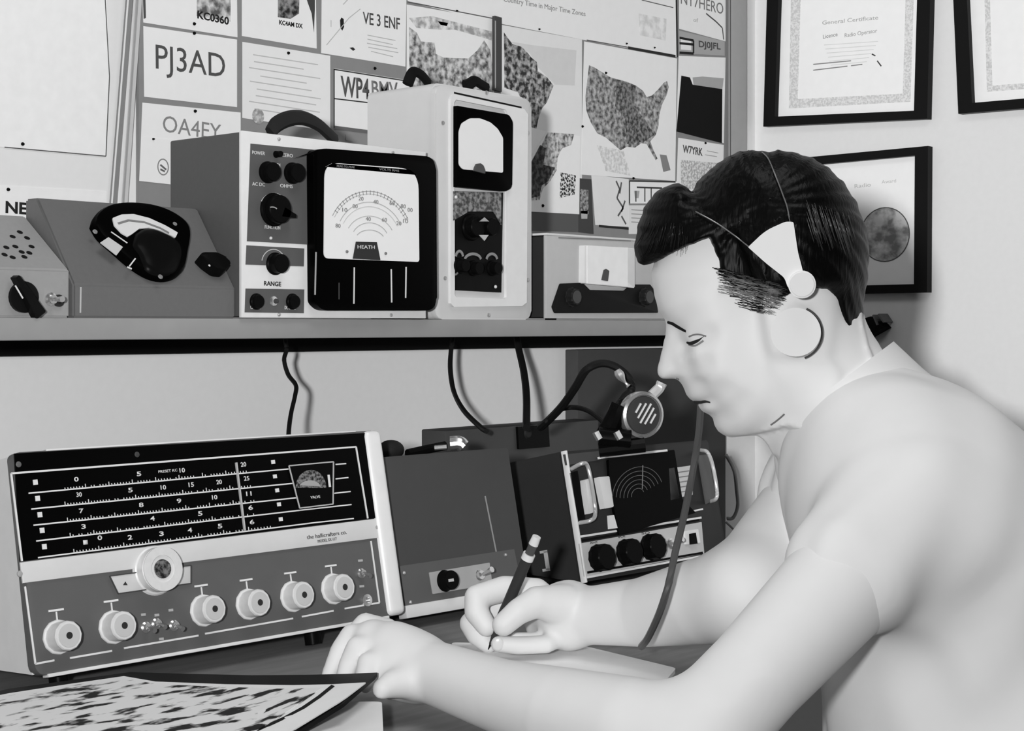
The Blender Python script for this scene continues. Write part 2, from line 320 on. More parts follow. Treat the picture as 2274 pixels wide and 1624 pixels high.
# bottom row
c = card([(1284, 396), (1313, 398), (1318, 520), (1284, 516)], 'narrow dark upright picture low on the board', name='picture_card', group=None, tone=60)
ink(c, [(1288, 420), (1306, 422), (1307, 476), (1289, 474)], mottled('narrow', 60, 150, 180), 'printed_figure'); ink(c, [(1290, 468), (1305, 468), (1304, 486), (1291, 486)], G(160), 'pale_patch')
c = card([(1313, 388), (1396, 398), (1396, 504), (1322, 500)], 'white card with a thin inked figure left of the quiff of hair', tone=205)
inklines(c, [((1368, 402), (1376, 420)), ((1376, 420), (1370, 440)), ((1380, 405), (1376, 430)), ((1370, 440), (1384, 462)), ((1384, 462), (1372, 480)), ((1388, 446), (1380, 470)), ((1380, 480), (1390, 498))], G(80), .0018)
inklines(c, [((1330, 502), (1396, 508))], G(40), .002, 'dark_edge')
c = card([(1398, 400), (1520, 404), (1520, 452), (1398, 452)], 'card ruled with dark bars, partly behind the hair')
inklines(c, [((1398, 402), (1500, 404)), ((1414, 416), (1470, 418)), ((1432, 418), (1432, 448)), ((1446, 418), (1446, 448)), ((1412, 424), (1412, 448)), ((1398, 402), (1398, 452))], G(50), .0014); ink(c, [(1408, 424), (1420, 424), (1418, 440), (1410, 440)], G(150), 'printed_mark')
c = card([(1396, 456), (1520, 456), (1520, 520), (1396, 520)], 'white card lettered in script right beside the hair', tone=200)
for k in range(4): inklines(c, [((1402, 466+k*9), (1470, 470+k*9))], G(140), .0008)
# ------------------------------------------------ frames on right wall
def picture(name, outer, bar, mats, label, fill):
    """outer: 4 px corners TL TR BR BL on the right wall"""
    pts = WR.ls(outer, 0); c = Vector((sum(p[0] for p in pts)/4, 0, sum(p[1] for p in pts)/4))
    f = Fr(WR.O+WR.ex*c.x+WR.ez*c.z, WR.ex, WR.ez); q = [(p[0]-c.x, p[1]-c.z) for p in pts]
    inn = []
    for i, p in enumerate(q):
        sx = 1 if p[0] < 0 else -1; sz = 1 if p[1] < 0 else -1; inn.append((p[0]+sx*bar[0], p[1]+sz*bar[1]))
    r = empty(name, f.M, label, 'picture frame'); bm = bmesh.new(); ringp(bm, q, inn, -.018, 0); mk('frame_moulding', bm, G(20, .4, noise=.02), r)
    bm = bmesh.new(); prism(bm, inn, -.005, -.001); p = mk('certificate', bm, PAPER, r, smooth=0)
    f.th = .005; f.obj = p; return f, r, inn
BORD = mottled('engraved_border', 178, 206, 300, .4, .6)
f, r, inn = picture('certificate_frame', [(1720, -210), (2082, -235), (2069, 266), (1706, 283)], (.026, .017), None, 'black framed certificate with an engraved border, upper left of the frames', 0)
def border(f, o, i, mat=BORD):
    bm = bmesh.new(); y = -f.th; ringp(bm, f.ls(o, y), f.ls(i, y), y-.0004, y); mk('engraved_border', bm, mat, f.obj, smooth=0)
border(f, [(1760, -170), (2035, -190), (2022, 226), (1752, 241)], [(1782, -150), (2016, -166), (2005, 208), (1772, 220)])
inktext(f, 'General Certificate', 1826, 55, 1950, 43, 9, G(150)); inktext(f, 'Radio Operator', 1876, 83, 1948, 72, 9, G(140)); inktext(f, 'Licence', 1828, 86, 1860, 80, 9, G(120))
inklines(f, [((1806, 143), (1890, 135)), ((1806, 156), (1882, 147)), ((1890, 146), (1915, 143))], G(120), .0010, 'signature'); inklines(f, [((1948, 135), (1957, 147)), ((1936, 120), (1944, 124))], G(60), .0012, 'signature')
for k in range(6): inklines(f, [((1830+k*3, 100+k*9), (1950-k*5, 92+k*9))], G(190), .0006)
f, r, inn = picture('certificate_frame', [(2118, -200), (2420, -222), (2440, 230), (2138, 255)], (.026, .017), None, 'black framed certificate cut off by the right edge of the picture', 0)
border(f, [(2182, -160), (2400, -180), (2405, 188), (2192, 204)], [(2194, -150), (2390, -168), (2395, 176), (2204, 190)])
f, r, inn = picture('certificate_frame', [(1770, 354), (2071, 326), (2069, 650), (1772, 656)], (.026, .0155), None, 'black framed award with a round medallion print, behind the man\'s head', 0)
bm = bmesh.new(); x, z = f.l(1965, 521, -f.th); lathe(bm, (x, -f.th, z), [(.05, 0), (.05, .0004)], 40); mk('round_medallion', bm, mottled('medallion', 110, 185, 40), f.obj)
bm = bmesh.new(); ringp(bm, [(x+.0508*math.cos(t*.157), z+.0508*math.sin(t*.157)) for t in range(40)], [(x+.049*math.cos(t*.157), z+.049*math.sin(t*.157)) for t in range(40)], -f.th-.0008, -f.th); mk('medallion_ring', bm, G(80), f.obj)
inktext(f, 'Radio', 1898, 418, 1934, 414, 9, G(170)); inktext(f, 'Award', 1958, 408, 1990, 405, 8, G(175))
# small black bracket on the right wall behind the collar
f = Fr(onX(1945, 725, WX), WR.ex, WR.ez); r = empty('wall_bracket', f.M, 'small black bracket on the wall between the head and the collar', 'bracket')
bm = bmesh.new(); prism(bm, f.ls([(1918, 712), (1950, 703), (1968, 715), (1980, 728), (1930, 756)]), -.03, 0, .002); mk('bracket_body', bm, G(12), r)
bm = bmesh.new(); linebars(bm, f, [((1958, 700), (1968, 722)), ((1970, 698), (1982, 716))], .0015, -.034, 0); mk('bracket_rail', bm, G(90, .3), r)
# ------------------------------------------------ shelf, desk
f = Fr(Vector((0, SY, CZ)), Vector((1, 0, 0)), Vector((0, 0, 1)))
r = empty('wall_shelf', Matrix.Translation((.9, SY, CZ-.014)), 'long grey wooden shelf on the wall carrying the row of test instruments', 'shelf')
bm = bmesh.new(); box(bm, -1.75, 1.45, 0, WY-SY-.001, 0, .022, .0015); mk('shelf_board', bm, G(138, .6, scale=20, noise=.12), r)
bm = bmesh.new(); box(bm, -1.75, 1.45, WY-SY-.02, WY-SY-.001, -.022, 0, 0); mk('shelf_shadow_strip', bm, G(16), r)  # black strip standing in for the shelf's shadow on the wall
ST = CZ+.008
r = empty('desk', Matrix.Translation((.9, .79, CZ+DH)), 'grey topped desk under the radios and the writing hands', 'desk')
bm = bmesh.new(); box(bm, -2.0, .86, 0, WY-.79-.001, -.03, 0, .002); mk('desktop', bm, mottled('desktop_grain', 104, 118, 10, .3, .7, (1, 9, 1)), r)
for x in (-1.9, .75):
    for y in (.05, .8):
        bm = bmesh.new(); box(bm, x, x+.05, y, y+.05, -(CZ+DH), -.03, .003); mk('leg', bm, DARK, r)
# dark panel against wall under the shelf
O = onY(1282, 960, WY-.03); f = Fr(Vector((O.x, WY-.031, 0)), Vector((1, 0, 0)), Vector((0, 0, 1)))
r = empty('backing_panel', f.M, 'tall dark panel leaning flat on the wall below the right end of the shelf', 'panel')
x1 = f.l(1612, 1000)[0]; bm = bmesh.new(); box(bm, 0, x1, 0, .028, 0, CZ-.04, .002); mk('panel_board', bm, G(62, .6), r)
bm = bmesh.new(); box(bm, -.001, x1+.001, -.004, 0, 0, .08); mk('bottom_rail', bm, DARK, r)
# ------------------------------------------------ generic case on shelf
def shelf_frame(px, Y=SY): d = onY(px, 705, Y); return Fr(Vector((d.x, Y, ST)), Vector((1, 0, 0)), Vector((0, 0, 1)))
# ---- speaker box far left
Y0 = SY+.012
f = shelf_frame(15, Y0); xr = f.l(155, 650)[0]; k0 = f.l(155, 600)[1]; 
r = empty('speaker_box', f.M, 'light grey sloping box with speaker holes at the left end of the shelf', 'speaker box')
def wedge(bm, x0, x1, pr):             # side profile (y,z) extruded along x
    a = [bm.verts.new((x0, y, z)) for y, z in pr]; b = [bm.verts.new((x1, y, z)) for y, z in pr]; n = len(pr)
    bm.faces.new(a); bm.faces.new(b[::-1])
    for i in range(n): bm.faces.new((a[i], b[i], b[(i+1) % n], a[(i+1) % n]))
bm = bmesh.new(); wedge(bm, -.14, xr, [(0, 0), (0, k0), (.080, .104), (.105, .104), (.105, 0)]); bmesh.ops.bevel(bm, geom=bm.edges[:], offset=.002, segments=2, affect='EDGES')
mk('case', bm, G(140, .5, bump=.1, scale=200), r)
sf = Fr(f.O+f.ez*k0, f.ex, Vector((0, .080, .104-k0)))       # sloping face frame
def child_frame_mesh(fr_child, fr_root, bm):                 # convert bm from child frame coords to root coords
    bm.transform(fr_root.I @ fr_child.M)
for px, py in ((44, 516), (28, 526), (60, 529), (14, 550), (34, 548), (70, 548), (65, 562), (28, 572), (54, 571), (10, 566), (48, 560)):
    x, z = sf.l(px, py); bm = bmesh.new(); lathe(bm, (x, 0, z), [(.0033, -.001), (.003, .0004)], 12); child_frame_mesh(sf, f, bm); mk('speaker_hole', bm, G(20), r)
def bar_knob(parent, f, px, py, rad, ang, mat, h=.014):
    x, z = f.l(px, py); bm = bmesh.new(); lathe(bm, (x, 0, z), [(rad*.8, 0), (rad*.8, .004), (rad*.65, .005)], 24)
    c, s = math.cos(ang), math.sin(ang); L = rad*1.25; w = rad*.32
    prism(bm, rquad([(x+L*c-w*.4*-s, z+L*s-w*.4*c), (x+L*c+w*.4*-s, z+L*s+w*.4*c), (x-L*.9*c+w*-s, z-L*.9*s+w*c), (x-L*.9*c-w*-s, z-L*.9*s-w*c)], .001), -h, -.004, .001)
    return mk('pointer_knob', bm, mat, parent)
k = bar_knob(r, f, 50, 660, .019, math.radians(125), G(18, .3)); bm = bmesh.new(); x, z = f.l(46, 658, -.014); tube(bm, [(x-.006, -.0145, z+.01), (x+.002, -.0145, z-.002)], .0008, 6, smooth=False); mk('white_pointer_line', bm, LINE, k)
toggle(r, f, 112, 665, CHROME, 0, 1.5)
bm = bmesh.new(); x, z = f.l(128, 668); lathe(bm, (x, 0, z), [(.006, 0), (.006, .003), (.0035, .0032), (.003, .0005)], 16); mk('jack_socket', bm, G(40, .3), r)
# ---- dark sloped meter console
f = shelf_frame(163, SY+.008); xr = f.l(523, 660)[0]; k0 = f.l(520, 640)[1]
r = empty('meter_console', f.M, 'dark grey sloping console with a big round black meter on its face', 'meter')
bm = bmesh.new(); wedge(bm, 0, xr, [(0, 0), (0, k0), (.066, .122), (.088, .122), (.088, 0)]); bmesh.ops.bevel(bm, geom=bm.edges[:], offset=.002, segments=2, affect='EDGES')
mk('case', bm, G(96, .45, bump=.1, scale=200), r)
sf = Fr(f.O+f.ez*k0, f.ex, Vector((0, .066, .122-k0)))
def shape_on(sfr, rootf, px_pts, y0, y1, mat, parent, name, rnd=0, bev=0, lift=0):
    pts = sfr.ls(px_pts, lift); pts = rquad(pts, rnd) if rnd else pts
    bm = bmesh.new(); prism(bm, pts, y0+lift, y1+lift, bev)
    if rootf: child_frame_mesh(sfr, rootf, bm)
    return mk(name, bm, mat, parent)
# round-ish meter housing lofted: outline polygon px
out = [(198, 508), (205, 487), (225, 470), (250, 462), (285, 460), (325, 464), (360, 474), (390, 490), (411, 510), (416, 535), (410, 570), (404, 600), (390, 618), (365, 627), (335, 624), (305, 610), (275, 588), (245, 562), (215, 535)]
def loft(sfr, rootf, px_pts, levels, mat, parent, name):     # levels: (scale, y)
    P = sfr.ls(px_pts); cx = sum(p[0] for p in P)/len(P); cz = sum(p[1] for p in P)/len(P)
    P = [tuple(v) for v in smooth_path([Vector((a, b, 0)) for a, b in P+[P[0]]], 3)][:-1]; bm = bmesh.new(); R = []
    for s, y in levels: R.append([bm.verts.new((cx+(p[0]-cx)*s, y, cz+(p[1]-cz)*s)) for p in P])
    n = len(P)
    for a, b in zip(R, R[1:]):
        for i in range(n): bm.faces.new((a[i], a[(i+1) % n], b[(i+1) % n], b[i]))
    bm.faces.new(R[0]); bm.faces.new(R[-1][::-1])
    if rootf: child_frame_mesh(sfr, rootf, bm)
    return mk(name, bm, mat, parent, 40)
BAK = G(3, .35, spec=.06, noise=.02)
mh = loft(sf, f, out, [(1, 0), (1, -.006), (.96, -.010), (.9, -.011)], BAK, r, 'meter_housing')
shape_on(sf, f, [(248, 487), (268, 479), (295, 478), (330, 487), (365, 503), (393, 519), (388, 530), (360, 516), (330, 508), (308, 510), (292, 522), (282, 528), (268, 520), (252, 503)], -.002, 0, G(205, .5), mh, 'meter_dial', .001, 0, -.0105)
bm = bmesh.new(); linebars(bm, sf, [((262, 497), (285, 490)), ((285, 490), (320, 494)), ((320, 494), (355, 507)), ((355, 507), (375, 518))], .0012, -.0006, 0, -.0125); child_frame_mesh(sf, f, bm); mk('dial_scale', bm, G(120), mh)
# raised lower dome of the meter
dome = [(290, 520), (310, 508), (335, 508), (362, 518), (388, 532), (403, 552), (402, 585), (390, 608), (365, 618), (335, 615), (312, 598), (300, 570), (285, 548)]
loft(sf, f, [(x-7, y+12) for x, y in dome], [(.93, -.009), (.88, -.013), (.76, -.0152), (.4, -.016)], G(13, .3, spec=.12), mh, 'meter_dome')
shape_on(sf, f, [(222, 540), (240, 528), (272, 550), (258, 568)], -.001, 0, G(185, .4), mh, 'meter_label', 0, 0, -.0105)
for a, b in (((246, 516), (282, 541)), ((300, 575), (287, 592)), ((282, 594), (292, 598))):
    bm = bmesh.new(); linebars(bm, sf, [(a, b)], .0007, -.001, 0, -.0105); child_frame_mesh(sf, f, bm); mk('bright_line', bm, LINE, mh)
for q in ((211, 515), (356, 615), (388, 498)):
    x, z = sf.l(*q, -.0105); bm = bmesh.new(); lathe(bm, (x, -.0105, z), [(.0028, 0), (.0024, .001)], 12); child_frame_mesh(sf, f, bm); mk('screw', bm, STEEL, mh)
kk = shape_on(sf, f, [(430, 582), (438, 578), (468, 578), (492, 590), (498, 605), (488, 616), (468, 614), (446, 598)], -.014, 0, G(12, .3, spec=.12), r, 'pointer_knob', .003, .002)
x, z = sf.l(465, 590, -.014); bm = bmesh.new(); lathe(bm, (x, -.014, z), [(.0014, 0), (.001, .0006)], 10); child_frame_mesh(sf, f, bm); mk('knob_screw', bm, LINE, kk)
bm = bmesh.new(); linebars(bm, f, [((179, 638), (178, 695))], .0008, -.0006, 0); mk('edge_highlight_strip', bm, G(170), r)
# ---- bench voltmeter (large black framed meter)
f = shelf_frame(537, SY-.004); W = f.l(955, 600)[0]; H = f.l(540, 290)[1]; Wc = f.l(946, 600)[0]
r = empty('bench_voltmeter', f.M, 'bench voltmeter with pale front panel, dark sides and a huge black framed dial', 'meter')
bm = bmesh.new(); box(bm, .001, Wc-.001, .004, .13, .002, H-.001, .002); mk('case', bm, G(74, .5, bump=.1, scale=200), r)
bm = bmesh.new(); box(bm, 0, Wc, 0, .005, .001, H, .0008); pn = mk('front_panel', bm, G(214, .4, .1), r)
def fpatch(f, parent, pts, mat, y0=-.0006, y1=0, name='printed_patch', y=0, rnd=0, bev=0):
    p = f.ls(pts, y); p = rquad(p, rnd) if rnd else p
    bm = bmesh.new(); prism(bm, p, y+y0, y+y1, bev); return mk(name, bm, mat, parent)
DG = G(82, .5)
fpatch(f, pn, [(556, 319), (700, 333), (696, 544), (548, 536)], DG); fpatch(f, pn, [(547, 545), (675, 552), (674, 592), (545, 588)], DG)
fpatch(f, pn, [(545, 641), (675, 643), (674, 696), (543, 694)], DG)
bk = fpatch(f, r, [(680, 337), (700, 331), (953, 350), (955, 690), (700, 690), (683, 672)], BAK, -.012, 0, 'meter_frame', 0, [.006, .01, .016, .016, .008, .004], .002)
d = fpatch(f, r, [(720, 372), (738, 362), (905, 374), (928, 392), (930, 582), (718, 574)], G(226, .5, noise=.02), -.001, 0, 'meter_dial', -.012, [.012, .012, .016, .016, .004, .007])
def arcline(f, parent, c, rx, ry, a0, a1, w, mat, y, n=24, slope=0, name='scale_arc'):
    P = [(c[0]+rx*math.cos(math.radians(a0+(a1-a0)*i/n)), c[1]-ry*math.sin(math.radians(a0+(a1-a0)*i/n))+slope*rx*math.cos(math.radians(a0+(a1-a0)*i/n))) for i in range(n+1)]
    bm = bmesh.new(); linebars(bm, f, list(zip(P, P[1:])), w, -.0004, 0, y); return mk(name, bm, mat, parent, smooth=0)
for rx, ry, t in ((95, 110, 150), (90, 104, 175), (76, 86, 165), (68, 76, 185), (55, 55, 170), (42, 40, 165), (33, 24, 160)):
    arcline(f, d, (822, 535), rx, ry, 28, 152, .0004, G(t), -.013, slope=.05)
for k in range(24):
    a = math.radians(30+5*k); bm = bmesh.new(); c0 = (822, 535); linebars(bm, f, [((c0[0]+88*math.cos(a), c0[1]-102*math.sin(a)+.05*88*math.cos(a)), (c0[0]+96*math.cos(a), c0[1]-112*math.sin(a)+.05*88*math.cos(a)))], .0003, -.0004, 0, -.013); mk('scale_tick', bm, G(130), d, smooth=0)
for k, (sx, sy) in enumerate(((783, 462), (796, 445), (829, 452), (865, 455), (890, 462), (760, 470), (905, 470), (880, 500), (812, 490), (848, 492), (745, 505), (895, 495))):
    text('dial_numeral', '0246810'[k % 6]+'0', d, f, sx, sy, sx+11, sy+1, 9, G(120), y=-.0132)
text('dial_lettering', 'PEAK-TO-PEAK', d, f, 748, 371, 788, 374, 5, G(120), y=-.0132); text('dial_lettering', 'VOLTS RMS', d, f, 842, 378, 886, 382, 5, G(120), y=-.0132)
fpatch(f, d, [(790, 537), (835, 538), (843, 578), (783, 575)], G(48), -.0015, 0, 'dial_badge', -.013); text('lettering', 'HEATH', d, f, 794, 552, 832, 553, 8, LINE, y=-.0146)
for q in ((770, 559), (856, 563)): screw(d, f, *q, .0018, G(110), -.013)
for a, b in (((786, 594), (785, 675)), ((868, 598), (869, 672)), ((901, 593), (900, 662)), ((752, 628), (752, 665))):
    bm = bmesh.new(); linebars(bm, f, [(a, b)], .0006 if a[0] != 752 else .0003, -.0012, 0, -.012); mk('frame_rib', bm, LINE if a[0] != 752 else G(70), bk)
bm = bmesh.new(); linebars(bm, f, [((701, 560), (699, 655))], .0008, -.001, 0, -.012); mk('frame_rib', bm, G(150), bk)
BK = G(10, .35, spec=.12)
knob(r, f, 593, 383, .012, .004, .0105, .012, BK); knob(r, f, 648, 385, .012, .004, .0105, .012, BK)
knob(r, f, 612, 343, .004, .002, .0035, .009, BK)
kb = knob(r, f, 606, 466, .0185, .004, .0155, .014, BK); fpatch(f, kb, [(615, 462), (640, 478), (640, 486), (608, 482)], BK, -.014, -.002, 'knob_pointer', 0, .001)
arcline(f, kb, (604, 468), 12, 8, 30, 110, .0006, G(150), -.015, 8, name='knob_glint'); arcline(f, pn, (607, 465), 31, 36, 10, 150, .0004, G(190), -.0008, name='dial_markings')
kb = knob(r, f, 610, 586, .0125, .003, .0105, .013, BK); arcline(f, pn, (607, 584), 26, 30, 10, 170, .0004, G(190), -.0008, name='dial_markings')
for px in (568, 648): knob(r, f, px, 670, .009, .003, .0075, .006, BK, name='terminal_socket')
screw(r, f, 607, 669, .006, CHROME, 0, 'centre_jack'); screw(r, f, 613, 669, .003, G(60, .3), -.002, 'jack_hole')
for t, a in (('POWER', (560, 342, 588, 345)), ('ZERO', (626, 348, 650, 350)), ('ZERO ADJ', (585, 368, 622, 371)), ('AC DC', (560, 412, 588, 414)), ('OHMS', (622, 416, 650, 418)), ('FUNCTION', (588, 508, 622, 510)), ('COMMON', (556, 686, 578, 687)), ('DC OHMS', (632, 687, 656, 688))):
    text('lettering', t, pn, f, *a, 8, LINE, y=-.0007)
text('lettering', 'RANGE', pn, f, 586, 634, 624, 636, 10, G(40), y=-.0001, bold=.02)
for q in ((619, 309), (872, 339), (619, 699), (868, 700)): screw(r, f, *q, .002, G(160, .3, .5))
screw(pn, f, 601, 529, .0018, LINE, -.0006)
# handle
P = [(600, 296, .035), (612, 278, .04), (640, 264, .045), (672, 262, .05), (705, 276, .055), (730, 298, .06), (745, 312, .065)]
bm = bmesh.new(); pts = []
for px, py, y in P: x, z = f.l(px, py, y); pts.append((x, y, z))
tube(bm, pts, .0042, 8, 6, flat=2.2); mk('carrying_handle', bm, G(34, .5), r)
# ---- tall tube tester
f = shelf_frame(962, SY+.012); W = f.l(1175, 600)[0]; H = f.l(975, 184)[1]
r = empty('tall_test_set', f.M, 'tall narrow pale test set with a small white meter over black controls', 'test instrument')
TC = G(190, .5, noise=.03)
bm = bmesh.new(); prism(bm, rrect(.002, W-.002, 0, H, .010), .004, .12, .0); mk('case', bm, TC, r, 35)
bm = bmesh.new(); prism(bm, rrect(0, W, 0, H-.003, .012), -.004, .005, .0015); mk('front_flange', bm, G(186, .45, noise=.03), r)
wo = f.ls([(1003, 210), (1160, 243), (1168, 255), (1165, 672), (1155, 680), (1003, 682), (996, 674), (996, 220)], -.004); wi = f.ls([(1008, 222), (1118, 244), (1122, 252), (1120, 660), (1116, 664), (1008, 660), (1005, 655), (1004, 228)], -.004)
bm = bmesh.new(); ringp(bm, wo, wi, -.008, -.003); mk('raised_rim', bm, G(205, .45), r, 40)
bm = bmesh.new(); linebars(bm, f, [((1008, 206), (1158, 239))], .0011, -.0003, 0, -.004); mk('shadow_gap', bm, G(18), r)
fpatch(f, r, [(1006, 425), (1112, 428), (1108, 650), (1008, 645)], G(14, .4), -.004, 0, 'control_panel', -.004)
m = fpatch(f, r, [(1004, 236), (1120, 256), (1129, 272), (1127, 418), (1112, 426), (1004, 416)], BAK, -.008, 0, 'meter_frame', -.006, [.001, .004, .004, .004, .004, .001], .001)
fpatch(f, m, [(1018, 292), (1024, 274), (1042, 263), (1065, 263), (1088, 272), (1104, 286), (1116, 306), (1116, 384), (1026, 376), (1018, 366)], G(214, .5, noise=.02), -.001, 0, 'meter_dial', -.014, .003)
fpatch(f, m, [(1052, 372), (1056, 364), (1064, 363), (1070, 368), (1074, 378), (1074, 386), (1050, 380)], G(70), -.003, 0, 'needle_pivot', -.015, .001)
fpatch(f, r, [(1006, 425), (1112, 428), (1112, 500), (1095, 470), (1040, 470), (1006, 490)], mottled('worn_plate', 60, 130, 200), -.001, 0, 'engraved_plate', -.008)
knob(r, Fr(f.O-f.ey*.008, f.ex, f.ez), 1045, 505, .017, .004, .013, .014, BK)
f8 = Fr(f.O-f.ey*.008, f.ex, f.ez)
def toroot(o, fa, fb): o.data.transform(fb.I @ fa.M)
for ch in [o for o in r.children if o.name.startswith('knob')]: toroot(ch, f8, f)
k = knob(r, f8, 1073, 505, .013, .006, .011, .018, BK); toroot(k, f8, f)
fpatch(f, k, [(1064, 492), (1075, 483), (1085, 492)], G(150), -.001, 0, 'pointer_mark', -.026); fpatch(f, k, [(1063, 522), (1084, 522), (1075, 535)], G(170), -.001, 0, 'pointer_mark', -.026)
for px, py, rr in ((1020, 572, 8), (1050, 578, 18), (1092, 578, 12)):
    k = knob(r, f8, px, py+18, .010, .003, .008, .012, BK); toroot(k, f8, f); arcline(f, r, (px, py), rr, 14, 10, 170, .0018, G(130), -.0095, 12, name='dial_markings')
arcline(f, r, (1010, 598), 8, 12, -90, 90, .0012, G(110), -.0095, 12, name='socket_rim')
for q in ((1012, 438), (1100, 637), (1091, 507)): screw(r, f, *q, .0022, LINE, -.0095)
for q in ((1080, 206), (983, 273), (988, 618), (1085, 700), (1172, 295), (1172, 622)): screw(r, f, *q, .0028, STEEL, -.004)
for (a, b, c_) in (((905, 186), (922, 158), (952, 184)), ((1032, 188), (1055, 178), (1082, 194))):
    bm = bmesh.new(); pts = []
    yy = .085 if a[0] < 1000 else .02
    for px, py in (a, ((a[0]+b[0])/2, b[1]+6), b, ((c_[0]+b[0])/2, b[1]+8), c_): x, z = f.l(px, py, yy); pts.append((x, yy, z-.001))
    tube(bm, pts, .0045, 8, 5, flat=1.6); mk('handle_mount', bm, G(16), r)
# ---- pale power meter box
f = shelf_frame(1214, SY); H = f.l(1216, 524)[1]; W = f.l(1530, 600)[0]
r = empty('power_meter', f.M, 'low pale box with a white meter above a black panel, beside the hair', 'meter')
bm = bmesh.new(); box(bm, .001, W, .004, .11, .003, H, .002); mk('case', bm, G(40, .5), r)
bm = bmesh.new(); box(bm, -.001, W, 0, .005, .002, H+.001, .001); mk('front_panel', bm, G(165, .5), r)
bm = bmesh.new(); box(bm, -.001, W, -.001, .08, H+.001, H+.004, .0008); mk('top_cover', bm, G(190, .5), r)
m = fpatch(f, r, [(1286, 545), (1397, 552), (1397, 640), (1285, 630)], G(200, .3, spec=.12), -.010, 0, 'meter_window', 0, .002, .001)
fpatch(f, m, [(1303, 546), (1393, 550), (1393, 636), (1303, 630)], G(216, .5), -.001, 0, 'meter_dial', -.010)
fpatch(f, m, [(1335, 622), (1340, 600), (1345, 597), (1352, 602), (1349, 625)], G(70), -.001, 0, 'needle_pivot', -.011, .001)
fpatch(f, r, [(1242, 630), (1290, 628), (1306, 644), (1384, 646), (1400, 632), (1440, 632), (1450, 645), (1458, 695), (1230, 696), (1224, 682)], G(22, .4), -.003, 0, 'control_plate', 0, .002, .0006)
for px, py in ((1266, 660), (1428, 660)): knob(r, f, px, py, .014, .004, .011, .012, G(30, .4), G(60, .4), flute=.05)
bm = bmesh.new(); linebars(bm, f, [((1240, 528), (1400, 535))], .0008, -.0008, 0); mk('printed_line', bm, G(110), r)
for x in (.02, W-.03): bm = bmesh.new(); box(bm, x, x+.012, .01, .02, 0, .003); mk('rubber_foot', bm, BLACK, r)
# ------------------------------------------------ receiver on the desk
BL, BR, TL = at(75, 1505, 1.30), at(890, 1365, 1.584), at(18, 1010, 1.3255)
R = Fr(BL, BR-BL, TL-BL); W = R.l(890, 1365)[0]; H = R.l(820, 958)[1]
r = empty('radio_receiver', R.M, 'long communications receiver with a black dial glass and a row of pale knobs', 'radio receiver')
def drop(fr, y, z, h=DH+.018):        # local z of the horizontal base plane at local y
    return (CZ+h-fr.O.z-fr.ey.z*y)/fr.ez.z
D = .21; bz = drop(R, D, 0, DH+.003)
bm = bmesh.new(); wedge(bm, .002, W-.002, [(.006, .002), (.006, H-.002), (D, H-.002), (D, max(.0, bz)), ]); mk('cabinet', bm, G(205, .5), r)
UP = R.ls([(14, 1012), (830, 958), (838, 1152), (40, 1250)]) ; 
ox0, ox1, oz0, oz1 = 0, W, 0, H
bm = bmesh.new(); prism(bm, rrect(0, W, 0, H, (.010, .008, .010, .006)), -.004, .008, .001); fp = mk('front_bezel', bm, G(86, .4), r)
bm = bmesh.new(); x1 = R.l(820, 1000)[0]; prism(bm, R.ls([(30, 1008), (815, 962), (845, 1150), (43, 1248)], -.004), -.0055, -.004, 0); mk('dial_glass', bm, G(6, .25, spec=.12, noise=0), r, smooth=0)
bm = bmesh.new(); prism(bm, R.ls([(43, 1250), (846, 1151), (855, 1193), (49, 1296)], -.004), -.006, -.004, .0004); band = mk('silver_band', bm, G(204, .4, .2), r)
bm = bmesh.new(); xa = W-.021; box(bm, xa, W+.001, -.009, .02, 0, H, .006, 3); mk('right_trim', bm, G(216, .4, .1), r)
bm = bmesh.new(); box(bm, .01, W-.02, -.006, .004, -.002, .001, .0005); box(bm, .03, W-.03, -.005, 0, H-.0005, H+.001, .0003); mk('chrome_edge', bm, LINE, r)
bm = bmesh.new(); linebars(bm, R, [((24, 1052), (790, 993)), ((24, 1052), (48, 1247)), ((790, 993), (816, 1152))], .0008, -.001, 0, -.0055); mk('dial_outline', bm, LINE, r)
segs = [((55, 1303), (78, 1475)), ((78, 1475), (120, 1467)), ((155, 1462), (248, 1446)), ((275, 1440), (440, 1412)), ((455, 1408), (650, 1374)), ((670, 1370), (740, 1357)), ((765, 1352), (842, 1339)), ((823, 1202), (842, 1339))]
bm = bmesh.new(); linebars(bm, R, segs, .0008, -.0008, 0, -.004); mk('panel_outline', bm, LINE, r)
rows = [((63, 1096), (640, 1042), (745, 1032), (768, 1030)), ((69, 1131), (650, 1074), (745, 1064), (773, 1061)), ((74, 1167), (658, 1106), (742, 1096), (778, 1092)), ((80, 1202), (664, 1134), (664, 1134), (780, 1121)), ((84, 1239), (700, 1161), (700, 1161), (785, 1152))]
for a, b, c_, d_ in rows:
    bm = bmesh.new(); linebars(bm, R, [(a, b), (c_, d_)], .0006, -.0006, 0, -.0055); sc = mk('dial_scale', bm, LINE, r, smooth=0)
    bm = bmesh.new(); n = 64
    for k in range(n):
        t = .13+.72*k/n
        if random.random() < .12: continue
        x = a[0]+(b[0]-a[0])*t; y = a[1]+(b[1]-a[1])*t; h = 9 if k % 8 == 0 else 5
        linebars(bm, R, [((x, y), (x-1, y-h))], .0003, -.0006, 0, -.0055)
    mk('scale_ticks', bm, LINE, sc, smooth=0)
